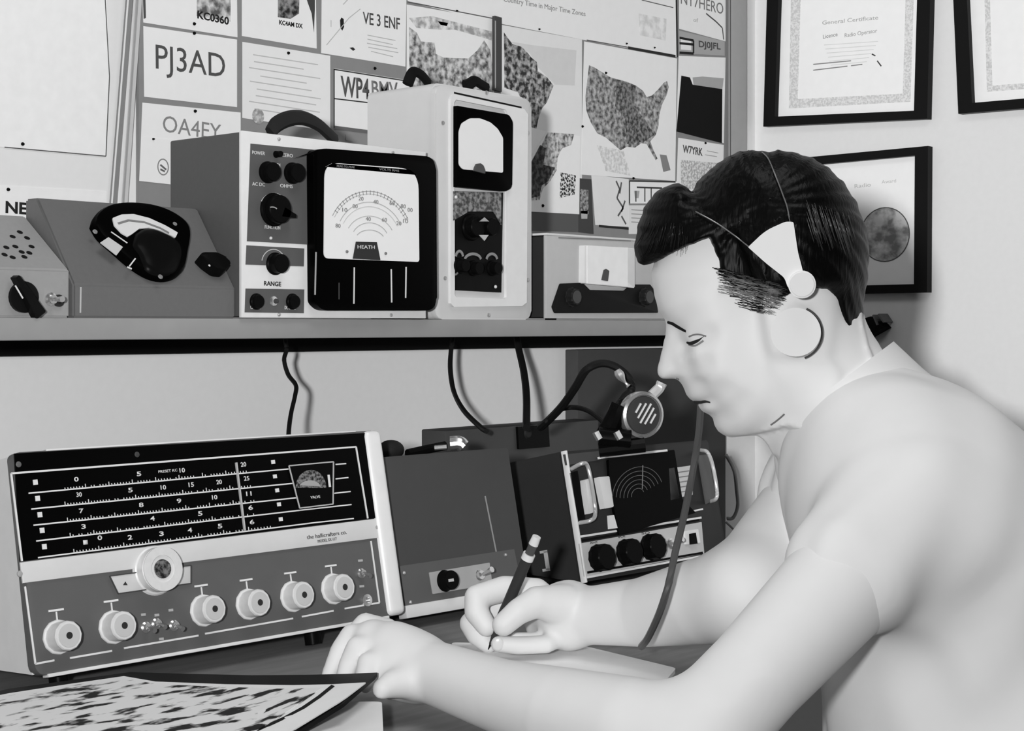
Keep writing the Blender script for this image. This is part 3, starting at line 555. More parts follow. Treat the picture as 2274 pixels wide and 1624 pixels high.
nums = [[(170, 1065, '0'), (309, 1053, '5'), (404, 1045, '10'), (540, 1032, '20')], [(175, 1099, '30'), (290, 1089, '5'), (362, 1083, '10'), (424, 1077, '15'), (486, 1071, '20'), (547, 1063, '25')], [(181, 1135, '7'), (314, 1122, '8'), (398, 1113, '9'), (476, 1105, '10'), (552, 1097, '11')], [(186, 1170, '3'), (339, 1152, '4'), (445, 1141, '5'), (557, 1128, '6')], [(190, 1205, '1'), (222, 1195, '0'), (289, 1194, '2'), (359, 1186, '3'), (422, 1178, '4'), (489, 1169, '5'), (560, 1160, '6')]]
for row in nums:
    for x, y, t in row: text('dial_numeral', t, r, R, x-5, y+5, x+(5 if len(t) < 2 else 7), y+4, 10, LINE, y=-.0056, bold=.02)
for k, (x, y) in enumerate(((78, 1072), (83, 1108), (88, 1144), (93, 1179), (98, 1215))):
    bm = bmesh.new(); linebars(bm, R, [((x-5, y), (x+5, y-1))], .0022, -.0007, 0, -.0055); mk('band_label', bm, LINE, r, smooth=0)
for x, y in ((606, 1027), (610, 1059), (615, 1090), (619, 1121), (623, 1154)):
    bm = bmesh.new(); linebars(bm, R, [((x-4, y), (x+4, y-1))], .0018, -.0007, 0, -.0055); mk('band_label', bm, LINE, r, smooth=0)
text('lettering', 'PRESET KC', r, R, 352, 1051, 394, 1047, 6, LINE, y=-.0056)
bm = bmesh.new(); linebars(bm, R, [((523, 1028), (542, 1179))], .0008, -.002, 0, -.0055); mk('dial_cursor', bm, G(170), r)
bm = bmesh.new(); mq = [(641, 1035), (740, 1026), (739, 1120), (665, 1129)]; prism(bm, R.ls(mq, -.0055), -.007, -.0055); mt = mk('signal_meter', bm, G(7, .3), r, smooth=0)
bm = bmesh.new(); linebars(bm, R, list(zip(mq, mq[1:]+mq[:1])), .0006, -.0008, 0, -.007); mk('meter_outline', bm, G(165), mt)
arc = [(690+34*math.cos(math.radians(a)), 1084-40*math.sin(math.radians(a))) for a in range(0, 181, 15)]
bm = bmesh.new(); prism(bm, R.ls(arc, -.007), -.0076, -.007); mk('meter_dial', bm, mottled('smeter', 30, 120, 420), mt, smooth=0)
arc = [(688+24*math.cos(math.radians(a)), 1084-17*math.sin(math.radians(a))) for a in range(10, 171, 15)]
bm = bmesh.new(); prism(bm, R.ls(arc, -.0076), -.008, -.0076); mk('meter_scale', bm, G(150), mt, smooth=0)
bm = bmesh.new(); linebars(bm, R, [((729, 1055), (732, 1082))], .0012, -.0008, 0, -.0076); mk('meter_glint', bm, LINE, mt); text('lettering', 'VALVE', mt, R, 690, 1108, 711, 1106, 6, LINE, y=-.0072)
text('lettering', 'the hallicrafters co.', band, R, 682, 1198, 770, 1186, 9, G(70), y=-.0061); text('lettering', 'MODEL SX-117', band, R, 706, 1206, 748, 1200, 7, G(80), y=-.0061)
for q, m_ in (((40, 1032), G(90, .4)), ((303, 1010), G(60, .4)), ((835, 1172), G(150, .4)), ((44, 1275), G(150, .4))): screw(r, R, *q, .0028, m_, -.0045)
# tuning knob and its plate
bm = bmesh.new(); prism(bm, R.ls([(243, 1280), (424, 1256), (424, 1296), (262, 1319)], -.004), -.0058, -.004, .0003); pl = mk('tuning_plate', bm, G(185, .4), r)
bm = bmesh.new(); q = [(243, 1280), (424, 1256), (424, 1296), (262, 1319)]; linebars(bm, R, list(zip(q, q[1:]+q[:1])), .0005, -.0007, 0, -.0058); mk('plate_outline', bm, G(60), pl)
KN = G(204, .4, .1, noise=.08, scale=200)
fpatch(R, pl, [(273, 1300), (278, 1292), (283, 1300)], G(50), -.0004, 0, 'printed_mark', -.0058)
k = knob(r, R, 338, 1268, .0225, .006, .0195, .017, KN, seg=48); x, z = R.l(338, 1268)
bm = bmesh.new(); ringp(bm, [(x+.0195*math.cos(t*.157), z+.0195*math.sin(t*.157)) for t in range(40)], [(x+.012*math.cos(t*.157), z+.012*math.sin(t*.157)) for t in range(40)], -.0185, -.017); mk('knob_rim', bm, KN, k)
bm = bmesh.new(); lathe(bm, (x, -.017, z), [(.0085, 0), (.008, .0012), (.003, .0016)], 24); mk('knob_centre', bm, mottled('knob_centre', 25, 110, 240), k)
for i, (px, py, s) in enumerate(((125, 1416, 1.0), (247, 1394, 1.0), (447, 1357, 1.0), (547, 1343, 1.0), (645, 1326, 1.02), (735, 1309, 1.04))):
    k = knob(r, R, px, py, .0150*s, .005, .0122*s, .0215, KN, G(190, .35, .2), flute=.015, dot=G(45, .4))
    x, z = R.l(px, py); bm = bmesh.new(); box(bm, x-.0006, x+.0006, -.0048, -.004, z+.013, z+.021); box(bm, x-.007, x+.007, -.0048, -.004, z+.0215, z+.0232); mk('control_mark', bm, LINE, r, smooth=0)
for q in ((322, 1394), (345, 1386), (384, 1390), (800, 1274)): toggle(r, Fr(R.O-R.ey*.004, R.ex, R.ez), *q, CHROME, -.004, 1.1)
for o in [o for o in r.children if o.name.startswith('toggle')]: o.data.transform(Matrix.Translation((0, -.004, 0)))
x, z = R.l(812, 1334, -.004); bm = bmesh.new(); lathe(bm, (x, -.004, z), [(.006, 0), (.006, .003), (.003, .0032), (.0028, .0005)], 18); mk('headphone_jack', bm, CHROME, r)
for px, py in ((318, 1366), (348, 1367), (379, 1356), (800, 1246), (358, 1420), (803, 1303)):
    bm = bmesh.new(); linebars(bm, R, [((px-5, py), (px+5, py-1))], .0011, -.0005, 0, -.004); mk('control_mark', bm, G(160), r, smooth=0)
for px in (150, 720):
    x, z = R.l(px, 1450 if px < 400 else 1398); bm = bmesh.new(); lathe(bm, (x, .02, -.018), [(.008, .0035), (.008, .018)], 16, axis='z'); mk('foot', bm, BLACK, r)
# ------------------------------------------------ converter beside it
pO = R.O+R.ey*.012
def plane_frame(px, py, O=pO): q = Fr(O, R.ex, R.ez); x, z = q.l(px, py); return Fr(O+R.ex*x+R.ez*z, R.ex, R.ez)
f = plane_frame(903, 1372); xl = f.l(852, 1015)[0]; W = f.l(1178, 1320)[0]; H = f.l(853, 1015)[1]
r = empty('grey_cabinet_unit', f.M, 'plain dark grey cabinet unit with one black knob, between the receiver and the transceiver', 'electronic unit')
bz = drop(f, .2, 0); bm = bmesh.new(); wedge(bm, -.004, W, [(0, .012), (0, H), (.2, H), (.2, bz)]); bmesh.ops.bevel(bm, geom=bm.edges[:], offset=.0015, segments=2, affect='EDGES'); mk('case', bm, G(64, .42, spec=.12), r)
fpatch(f, r, [(885, 1258), (1140, 1220), (1160, 1318), (899, 1352)], G(80, .45), -.0015, 0, 'lower_panel', 0)
bm = bmesh.new(); box(bm, -.002, W-.004, -.003, .01, -.001, .012, .001); mk('base_trim', bm, G(205, .35, .3), r)
pl = fpatch(f, r, [(952, 1272), (1086, 1250), (1092, 1298), (960, 1320)], G(150, .5), -.001, 0, 'label_plate', -.0015, .001)
knob(r, f, 985, 1291, .0115, .004, .010, .014, BK); k = [o for o in r.children if o.name.startswith('knob')][-1]
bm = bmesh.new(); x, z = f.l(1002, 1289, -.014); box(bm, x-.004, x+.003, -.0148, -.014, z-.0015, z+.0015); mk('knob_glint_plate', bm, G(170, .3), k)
toggle(r, f, 1062, 1278, CHROME, .004, 1.6)
for q in ((897, 1273), (1122, 1233), (911, 1338)): screw(r, f, *q, .002, STEEL, -.0015)
bm = bmesh.new(); linebars(bm, f, [((1077, 1102), (1102, 1228))], .0009, -.0004, 0); mk('panel_reflection', bm, G(130, .35), r)  # pale line painting a reflection onto the plain panel
# ------------------------------------------------ transceiver
f = plane_frame(1290, 1296); W = f.l(1606, 1228)[0]; H = f.l(1247, 1003)[1]
r = empty('portable_transceiver', f.M, 'black portable transceiver with a round ruled dial, a tilted tuning strip and three knobs', 'radio')
bz = drop(f, .22, 0)
bm = bmesh.new(); wedge(bm, 0, W, [(0, 0), (0, H), (.22, H), (.22, bz)]); bmesh.ops.bevel(bm, geom=bm.edges[:], offset=.003, segments=2, affect='EDGES'); mk('case', bm, G(44, .45), r)
bm = bmesh.new(); prism(bm, rrect(.001, W, .001, H-.001, (.004, .022, .006, .002)), -.006, .001, .001); mk('front_panel', bm, G(40, .35), r)
bm = bmesh.new(); box(bm, 0, .003, -.008, 0, 0, H, .0006); mk('chrome_edge', bm, LINE, r)
y_ = -.006
sp = fpatch(f, r, [(1284, 1208), (1556, 1160), (1562, 1230), (1296, 1282)], G(172, .45), -.0015, 0, 'control_strip', y_, .001)
bm = bmesh.new(); linebars(bm, f, [((1292, 1201), (1552, 1155)), ((1304, 1272), (1560, 1228))], .0013, -.0008, 0, y_-.0015); mk('strip_rule', bm, G(12), sp)
bm = bmesh.new(); linebars(bm, f, [((1284, 1193), (1556, 1150)), ((1296, 1284), (1575, 1232))], .0012, -.0014, 0, y_); mk('strip_edge', bm, LINE, r)
fy = Fr(f.O+f.ey*(y_-.0015), f.ex, f.ez)
for px, py in ((1327, 1240), (1388, 1228), (1441, 1216)):
    k = knob(r, fy, px, py, .0155, .004, .0148, .016, BK, flute=.03); toroot(k, fy, f)
t_ = toggle(r, fy, 1488, 1208, CHROME, .003, 1.5); toroot(t_, fy, f)
sl = fpatch(f, r, [(1518, 1180), (1548, 1176), (1553, 1206), (1520, 1210)], LINE, -.002, 0, 'slide_switch', y_-.0015, .001); fpatch(f, sl, [(1530, 1186), (1541, 1184), (1545, 1208), (1531, 1210)], BLACK, -.003, 0, 'slide_knob', y_-.0035)
for x, y, t in ((1310, 1205, 'ANT'), (1372, 1192, 'VOL'), (1425, 1184, 'SQ')): text('lettering', t, sp, f, x, y+4, x+18, y+1, 5, G(60), y=y_-.0016)
# dial window
dw = fpatch(f, r, [(1346, 1022), (1492, 1000), (1510, 1110), (1540, 1140), (1370, 1190), (1350, 1090)], G(6, .25, spec=.12, noise=0), -.004, 0, 'dial_window', y_, .002)
for k in range(6): arcline(f, dw, (1416, 1100), 14+k*8.5, 15+k*9.5, 20, 190-k*3, .0003, G(90), y_-.004, 18, slope=-.14, name='dial_ring')
bm = bmesh.new(); linebars(bm, f, [((1427, 1034), (1426, 1086))], .0004, -.0006, 0, y_-.004); mk('dial_index', bm, G(120), dw)
bm = bmesh.new(); linebars(bm, f, [((1327, 1018), (1474, 1002))], .0013, -.006, 0, y_-.003); mk('window_hood', bm, LINE, r)
fpatch(f, r, [(1262, 1052), (1280, 1046), (1298, 1160), (1282, 1162)], BLACK, -.002, 0, 'side_guard', y_)
rl = fpatch(f, r, [(1288, 1068), (1302, 1064), (1308, 1140), (1296, 1144)], G(190, .4), -.008, 0, 'tuning_drum', y_, .001, .001)
fpatch(f, r, [(1318, 1062), (1342, 1060), (1352, 1128), (1332, 1132)], G(196, .4), -.008, 0, 'tuning_drum', y_, .001, .001)
fpatch(f, r, [(1348, 1146), (1358, 1145), (1366, 1174), (1350, 1176)], LINE, -.004, 0, 'white_tab', y_)
def handle(px_pts, y0, lift, mat, name, rr=.0024):
    P = []
    for i, (px, py) in enumerate(px_pts): yy = y0-(lift if 0 < i < len(px_pts)-1 else 0); x, z = f.l(px, py, yy); P.append((x, yy, z))
    bm = bmesh.new(); tube(bm, P, rr, 10, 6); mk(name, bm, mat, r)
handle([(1268, 1042), (1292, 1030), (1305, 1036), (1316, 1090), (1322, 1140), (1312, 1156), (1284, 1162)], y_, .014, G(165, .3, .3), 'panel_handle')
handle([(1556, 1000), (1572, 1006), (1584, 1040), (1592, 1090), (1590, 1108), (1578, 1114)], y_, .014, G(190, .3, .3), 'panel_handle')
fpatch(f, r, [(1548, 1012), (1570, 1010), (1588, 1110), (1566, 1120)], G(78, .4), -.002, 0, 'side_plate', y_)
lb = fpatch(f, r, [(1494, 1040), (1536, 1034), (1534, 1100), (1504, 1106)], G(178, .5), -.003, 0, 'data_label', y_, .001)
for k in range(5): bm = bmesh.new(); linebars(bm, f, [((1502+k, 1050+k*11), (1530, 1046+k*11))], .0006, -.0004, 0, y_-.003); mk('label_line', bm, G(110), lb)
fpatch(f, r, [(1480, 1042), (1492, 1040), (1504, 1108), (1484, 1112)], G(90, .4), -.004, 0, 'label_bracket', y_)
bm = bmesh.new(); linebars(bm, f, [((1536, 1136), (1560, 1131))], .001, -.001, 0, y_); mk('label_line', bm, LINE, r)
fpatch(f, r, [(1250, 1010), (1330, 1002), (1332, 1022), (1255, 1034)], G(60, .4), -.001, 0, 'top_plate', y_)
# bracket mark on left side face
bm = bmesh.new(); box(bm, -.0015, 0, .045, .05, .02, .042); box(bm, -.0015, 0, .045, .056, .040, .043); box(bm, -.0015, 0, .045, .056, .019, .022); mk('latch', bm, G(160), r)
screw(r, f, 1246, 1143, .002, STEEL, -.0) if False else None
# dark box behind
f = Fr(onY(990, 965, 1.42), Vector((1, 0, 0)), Vector((0, 0, 1))); f = Fr(Vector((f.O.x, 1.42, CZ+DH)), Vector((1, 0, 0)), Vector((0, 0, 1)))
W = f.l(1330, 940)[0]; H = f.l(990, 957)[1]
r = empty('power_supply', f.M, 'long dark case standing behind the plain cabinet unit, its top edge showing', 'electronic unit')
bm = bmesh.new(); box(bm, 0, W, 0, .045, 0, H, .002); mk('case', bm, G(60, .5), r)
fpatch(f, r, [(1145, 948), (1213, 944), (1216, 992), (1148, 998)], G(8, .3), -.004, 0, 'black_plate', 0, .001)
bm = bmesh.new(); x, z = f.l(1172, 962, -.004); lathe(bm, (x, -.004, z), [(.008, 0), (.006, .002)], 16); mk('round_emblem', bm, G(34), r)
# connector on top of cabinet unit
r = empty('plug_lead', Matrix.Translation(at(1010, 985, 1.75)), 'bright cable plug lying on the cabinet unit beside the receiver', 'cable plug'); I = r.matrix_world.inverted()
bm = bmesh.new(); tube(bm, [I@at(905, 1008, 1.72), I@at(950, 998, 1.74), I@at(990, 990, 1.75)], .005, 8); mk('lead', bm, BLACK, r)
bm = bmesh.new(); tube(bm, [I@at(965, 995, 1.735), I@at(992, 993, 1.735)], .0028, 10); tube(bm, [I@at(1000, 985, 1.745), I@at(1020, 984, 1.745), I@at(1030, 992, 1.745)], .008, 12); mk('metal_plug', bm, CHROME, r)
r = empty('rubber_ball_cap', Matrix.Translation(at(868, 1000, 1.72)), 'dark rounded knob showing behind the top corner of the receiver', 'knob')
bm = bmesh.new(); bmesh.ops.create_uvsphere(bm, u_segments=20, v_segments=12, radius=.014); bmesh.ops.scale(bm, vec=(1.1, 1, .8), verts=bm.verts); mk('cap', bm, G(30), r)
bm = bmesh.new(); lathe(bm, (0, 0, 0), [(.006, -.03), (.006, -.008)], 12, axis='z'); mk('stem', bm, G(30), r)
# ------------------------------------------------ cords
def cord(pts, rad, label, name='cord', mat=None, seg=8, group=None):
    O = at(*pts[0]); bm = bmesh.new(); tube(bm, [at(*p)-O for p in pts], rad, seg, 8)
    return tag(mk(name, bm, mat or G(24, .5), M=Matrix.Translation(O)), label, 'cord', group)
cord([(630, 740, 2.0), (636, 775, 2.0), (631, 800, 1.99), (640, 832, 1.98), (657, 856, 1.96), (655, 880, 1.93), (646, 920, 1.9), (641, 962, 1.86), (641, 1010, 1.84)], .0028, 'thin kinked black cord hanging from the shelf to the receiver')
cord([(1008, 740, 2.25), (1002, 775, 2.25), (1000, 820, 2.22), (1008, 870, 2.18), (1030, 912, 2.1), (1066, 948, 2.03), (1080, 958, 2.0)], .0035, 'thin black cord bowing down from the middle of the shelf')
cord([(1146, 740, 2.35), (1152, 775, 2.32), (1163, 825, 2.25), (1169, 880, 2.18), (1169, 950, 2.08)], .0052, 'thick straight black cord hanging under the tall test set')
# ------------------------------------------------ microphone
MZ = 1.74
nrm = (RV*.42+Vector((0, 0, .12))-FV*.9).normalized(); upv = Vector((0, 0, 1))
O = at(1428, 922, MZ); exm = Vector((0, 0, 1)).cross(-nrm).normalized()*-1; ezm = exm.cross(-nrm)
MF = Fr(O, RV-nrm*RV.dot(nrm), Vector((0, 0, 1)))
r = empty('microphone', MF.M, 'round chrome rimmed microphone with slanted slots, beside the man\'s nose', 'microphone')
bm = bmesh.new(); lathe(bm, (0, .014, 0), [(.020, 0), (.0255, .004), (.0262, .010), (.0255, .015), (.0225, .0165), (.0215, .0145)], 40); mk('rim', bm, G(175, .25, .75, noise=.15, scale=40), r)
bm = bmesh.new(); lathe(bm, (0, 0, 0), [(.0216, 0), (.020, .002), (.012, .0032), (.003, .0035)], 40); gr = mk('grille', bm, G(70, .35, .5), r)
bm = bmesh.new()
for k, (dx, L) in enumerate(((-.011, .006), (-.0055, .0095), (0, .0125), (.0055, .0105), (.011, .006))):
    a = math.radians(60); d = Vector((math.cos(a), math.sin(a))); n = Vector((-d.y, d.x)); c_ = Vector((.001+dx*.87, .002-dx*.5)); w = .0009
    prism(bm, [tuple(c_-d*L-n*w), tuple(c_+d*L-n*w), tuple(c_+d*L+n*w), tuple(c_-d*L+n*w)], -.0046, -.001)
mk('slots', bm, G(200, .4), gr, smooth=0)
I = MF.I
bm = bmesh.new(); tube(bm, [I@at(1412, 905, MZ+.02), I@at(1392, 905, MZ+.03), I@at(1378, 930, MZ+.02), I@at(1355, 965, MZ+.01)], .013, 12); mk('body', bm, G(12, .3, spec=.12), r)
bm = bmesh.new(); tube(bm, [I@at(1378, 900, MZ), I@at(1365, 930, MZ), I@at(1340, 975, MZ)], .011, 12); tube(bm, [I@at(1330, 968, MZ-.01), I@at(1400, 975, MZ-.01)], .010, 12); mk('stand_clamp', bm, G(10, .3, spec=.12), r)
for a in ((1326, 968), (1372, 967)): bm = bmesh.new(); tube(bm, [I@at(a[0]-4, a[1]-8, MZ-.022), I@at(a[0]+5, a[1]+8, MZ-.022)], .004, 8); mk('chrome_stud', bm, CHROME, r)
bm = bmesh.new(); tube(bm, [I@at(1448, 878, MZ+.01), I@at(1464, 862, MZ+.012), I@at(1470, 850, MZ+.012)], .006, 8); mk('chrome_bracket', bm, G(200, .3, .4), r)
bm = bmesh.new(); tube(bm, [I@at(1330, 1000, MZ), I@at(1395, 992, MZ), I@at(1432, 988, MZ)], .0085, 10); mk('stand_base', bm, G(10, .3), r)
cord([(1345, 985, 1.80), (1352, 940, 1.80), (1385, 885, 1.80), (1402, 866, 1.8), (1396, 840, 1.8), (1368, 815, 1.8), (1335, 807, 1.8), (1302, 822, 1.8), (1278, 860, 1.82), (1250, 900, 1.86), (1222, 930, 1.9), (1200, 950, 1.93)], .0048, 'black microphone cable arching above the transceiver')
cord([(1210, 938, 1.9), (1240, 912, 1.9), (1275, 905, 1.9), (1310, 915, 1.86), (1345, 945, 1.82), (1350, 980, 1.8)], .003, 'thin black lead looping under the arched microphone cable')
cord([(1370, 822, 1.765), (1382, 842, 1.765), (1396, 858, 1.765)], lambda t: .0035+.002*math.sin(6*t), 'bright wrapped joint on the microphone cable', 'cable_joint', STEEL)
# ------------------------------------------------ papers on desk, open book
def sheet(name, cols, th, mat, parent, rows=6, hf=None, label=None):
    """cols: list of (top_px, bottom_px) pixel pairs; hf(px,py) height of the surface"""
    bm = bmesh.new(); T = []; B = []
    I = ((parent.parent or parent).matrix_world).inverted() if parent else Matrix()
    for a, b in cols:
        ct = []; cb = []
        for k in range(rows+1):
            t = k/rows; px = a[0]+(b[0]-a[0])*t; py = a[1]+(b[1]-a[1])*t; h = hf(px, py)
            p = I@onH(px, py, h); ct.append(bm.verts.new(p)); cb.append(bm.verts.new(p-Vector((0, 0, th(px, py) if callable(th) else th))))
        T.append(ct); B.append(cb)
    n = len(cols)
    for i in range(n-1):
        for k in range(rows):
            bm.faces.new((T[i][k], T[i+1][k], T[i+1][k+1], T[i][k+1])); bm.faces.new((B[i][k], B[i][k+1], B[i+1][k+1], B[i+1][k]))
        bm.faces.new((T[i][0], B[i][0], B[i+1][0], T[i+1][0])); bm.faces.new((T[i][rows], T[i+1][rows], B[i+1][rows], B[i][rows]))
    for i in (0, n-1):
        for k in range(rows): bm.faces.new((T[i][k], T[i][k+1], B[i][k+1], B[i][k]))
    return mk(name, bm, mat, parent, 40, label)
def sstep(x): x = max(0, min(1, x)); return x*x*(3-2*x)
hb = lambda px, py: -.287+.018*sstep((px-520)/330)*sstep((1640-py)/130+.35)
r = empty('open_book', Matrix.Translation(onH(400, 1560, DH)), 'open black covered book showing a busy black and white picture, in front of the receiver', 'book')
cv = [((-60, 1548), (-60, 1720)), ((20, 1530), (20, 1720)), ((150, 1512), (150, 1720)), ((290, 1493), (280, 1720)), ((420, 1497), (420, 1720)), ((560, 1500), (540, 1720)), ((680, 1499), (592, 1690)), ((770, 1497), (664, 1624)), ((812, 1495), (763, 1562)), ((838, 1494), (832, 1502))]
sheet('cover', cv, .003, G(16, .5), r, hf=hb)
sheet('page_block', [((a[0], a[1]+14), b) for a, b in cv[:7]], lambda px, py: max(.003, (hb(px, py)-DH-.0045)*(1 if px < 600 else .3)), G(40, .6), r, hf=lambda x, y: hb(x, y)-.0032)
pg = [((-60, 1556), (-60, 1720)), ((20, 1540), (20, 1720)), ((150, 1520), (150, 1720)), ((275, 1502), (260, 1720)), ((345, 1514), (330, 1720)), ((500, 1520), (470, 1720)), ((650, 1522), (560, 1690)), ((740, 1520), (650, 1622)), ((808, 1516), (752, 1560)), ((812, 1516), (770, 1548))]
page = sheet('page', pg, .001, PAPER, r, hf=lambda x, y: hb(x, y)+.0014)
pc = [((-60, 1562), (-60, 1720)), ((20, 1545), (20, 1720)), ((150, 1524), (150, 1720)), ((270, 1506), (255, 1720)), ((350, 1520), (330, 1720)), ((500, 1526), (440, 1720)), ((630, 1530), (520, 1650)), ((700, 1528), (600, 1605)), ((716, 1527), (650, 1572))]
sheet('printed_picture', pc, .0006, mottled('magazine_picture', 14, 216, 34, .41, .49, (1, 2.4, 1), 8, .5, .75), page, rows=10, hf=lambda x, y: hb(x, y)+.0022)
sheet('page_rule', [((x, y), (x+7, y+3)) for x, y in ((736, 1521), (705, 1546), (670, 1570), (630, 1592), (585, 1612), (520, 1640))][::-1], .0003, G(24), page, rows=2, hf=lambda x, y: hb(x, y)+.0018)
def flat_paper(name, pts, h, th, mat, label, cat):
    P = [onH(a, b, h) for a, b in pts]; c = sum(P, Vector())/len(P); bm = bmesh.new()
    q = rquad([(p.x-c.x, p.y-c.y) for p in P], .006, 4)
    a = [bm.verts.new((x, y, 0)) for x, y in q]; b = [bm.verts.new((x, y, -th)) for x, y in q]
    bm.faces.new(a); bm.faces.new(b[::-1])
    for i in range(len(q)): bm.faces.new((a[i], b[i], b[(i+1) % len(q)], a[(i+1) % len(q)]))
    return tag(mk(name, bm, mat, smooth=0, M=Matrix.Translation(c)), label, cat)
flat_paper('note_pad', [(560, 1562), (848, 1558), (852, 1646), (540, 1646)], DH+.0215, .0215, PAPER, 'white pad with a rounded corner under the edge of the open book', 'note pad')
flat_paper('writing_paper', [(1003, 1427), (1290, 1433), (1502, 1484), (1480, 1510), (1150, 1558), (1010, 1490)], DH+.004, .0038, PAPER, 'white sheet of paper under the writing hand and the near forearm', 'paper sheet')
#==FIGURE==
# ================================================ the person, modelled as implicit surfaces
# coordinates here are metric (right, up, depth) as seen by the camera: C3 turns them into world
class Field:
    def __init__(s, lo, hi, h):
        s.lo = np.array(lo, float); s.h = h; s.n = np.ceil((np.array(hi)-s.lo)/h).astype(int)+1
        s.f = np.full(s.n, .05, np.float32)
    def sub(s, c0, c1, m):
        a = np.maximum(0, np.floor((np.minimum(c0, c1)-m-s.lo)/s.h).astype(int)); b = np.minimum(s.n, np.ceil((np.maximum(c0, c1)+m-s.lo)/s.h).astype(int)+1)
        if (b <= a).any(): return None
        sl = tuple(slice(i, j) for i, j in zip(a, b))
        g = np.meshgrid(*[s.lo[k]+s.h*np.arange(a[k], b[k], dtype=np.float32) for k in range(3)], indexing='ij', sparse=True)
        return sl, g
    def add(s, sl, d, k):
        a = s.f[sl]
        if k > 0:
            h = np.clip(.5+.5*(a-d)/k, 0, 1); s.f[sl] = a*(1-h)+d*h-k*h*(1-h)
        else: s.f[sl] = np.minimum(a, d)
    def carve(s, sl, d, k):            # smooth subtract
        a = s.f[sl]; h = np.clip(.5-.5*(a+d)/k, 0, 1); s.f[sl] = a*(1-h)-d*h+k*h*(1-h)
    def cone(s, p, r1, q, r2, k=.01, zs=1.0, zc=0, sign=1):
        """capsule p-q with radii r1,r2; zs<1 widens it in depth about depth zc"""
        p = np.array(p, float); q = np.array(q, float); R = max(r1, r2)
        S_ = s.sub(p, q, np.array([R, R, R/zs])+k+.03 if sign > 0 else np.array([R]*3)+k+.01)
        if S_ is None: return
        sl, (x, y, z) = S_; p2 = p.copy(); q2 = q.copy()
        zc = zc or p[2]; z = (z-zc)*zs; p2[2] = (p[2]-zc)*zs; q2[2] = (q[2]-zc)*zs
        v = q2-p2; L = max(1e-9, float(v@v)); t = np.clip(((x-p2[0])*v[0]+(y-p2[1])*v[1]+(z-p2[2])*v[2])/L, 0, 1)
        d = np.sqrt((x-p2[0]-t*v[0])**2+(y-p2[1]-t*v[1])**2+(z-p2[2]-t*v[2])**2)-(r1+(r2-r1)*t)
        (s.add if sign > 0 else s.carve)(sl, d.astype(np.float32), k)
    def chain(s, pts, k=.01, kj=None):
        A = np.array([p[0] for p in pts]); R = max(p[1] for p in pts); S_ = s.sub(A.min(0), A.max(0), R+k+.02)
        sl, (x, y, z) = S_; D = None; kj = kj or R*.25
        for (p, r1), (q, r2) in zip(pts, pts[1:]):
            p = np.array(p); v = np.array(q)-p; t = np.clip(((x-p[0])*v[0]+(y-p[1])*v[1]+(z-p[2])*v[2])/(v@v), 0, 1)
            d = np.sqrt((x-p[0]-t*v[0])**2+(y-p[1]-t*v[1])**2+(z-p[2]-t*v[2])**2)-(r1+(r2-r1)*t)
            D = d if D is None else np.minimum(D, d)
        s.add(sl, D.astype(np.float32), k)
    def ell(s, c, r, k=.01, rot=0, sign=1):   # rot: rotation in the image plane
        c = np.array(c, float); R = max(r); S_ = s.sub(c, c, R+k+.02)
        if S_ is None: return
        sl, (x, y, z) = S_; x = x-c[0]; y = y-c[1]; z = z-c[2]; cs, sn = math.cos(rot), math.sin(rot)
        u = (x*cs+y*sn)/r[0]; v = (-x*sn+y*cs)/r[1]; w = z/r[2]
        k0 = np.sqrt(u*u+v*v+w*w)+1e-6; k1 = np.sqrt((u/r[0])**2+(v/r[1])**2+(w/r[2])**2)+1e-6
        (s.add if sign > 0 else s.carve)(sl, (k0*(k0-1)/k1).astype(np.float32), k)
    def mesh(s):
        f = s.f; n = f.shape; neg = f < 0
        c = [(i, j, k) for i in (0, 1) for j in (0, 1) for k in (0, 1)]
        cnt = sum(neg[i:n[0]-1+i, j:n[1]-1+j, k:n[2]-1+k].astype(np.int8) for i, j, k in c)
        I = np.argwhere((cnt > 0) & (cnt < 8)); idx = np.full([m-1 for m in n], -1, np.int32); idx[tuple(I.T)] = np.arange(len(I))
        V = np.stack([f[I[:, 0]+i, I[:, 1]+j, I[:, 2]+k] for i, j, k in c], 1)
        acc = np.zeros((len(I), 3)); w = np.zeros(len(I)); cc = np.array(c, float)
        for a in range(8):
            for b in range(a+1, 8):
                if np.abs(cc[a]-cc[b]).sum() != 1: continue
                m = (V[:, a] < 0) != (V[:, b] < 0); t = np.where(m, V[:, a]/np.where(m, V[:, a]-V[:, b], 1), 0)
                acc += np.where(m[:, None], cc[a]+(cc[b]-cc[a])*t[:, None], 0); w += m
        P = s.lo+s.h*(I+acc/w[:, None]); F_ = []
        for ax in range(3):
            o = [0, 0, 0]; o[ax] = 1; A = neg[:n[0]-o[0], :n[1]-o[1], :n[2]-o[2]]; B = neg[o[0]:, o[1]:, o[2]:]
            E = np.argwhere(A != B); u, v = [q for q in range(3) if q != ax]
            E = E[(E[:, u] > 0) & (E[:, v] > 0) & (E[:, u] < n[u]-1) & (E[:, v] < n[v]-1)]
            def g(du, dv): e = E.copy(); e[:, u] -= du; e[:, v] -= dv; return idx[tuple(e.T)]
            q = np.stack([g(0, 0), g(1, 0), g(1, 1), g(0, 1)], 1); fl = A[tuple(E.T)] ^ (ax == 1)
            q[fl] = q[fl][:, ::-1]; F_.append(q)
        return P, np.concatenate(F_)
def world_of(P): 
    P = np.asarray(P); return np.outer(P[:, 0], np.array(RV))+np.outer(P[:, 2], np.array(FV))+np.stack([0*P[:, 0], 0*P[:, 0], CZ+P[:, 1]], 1)
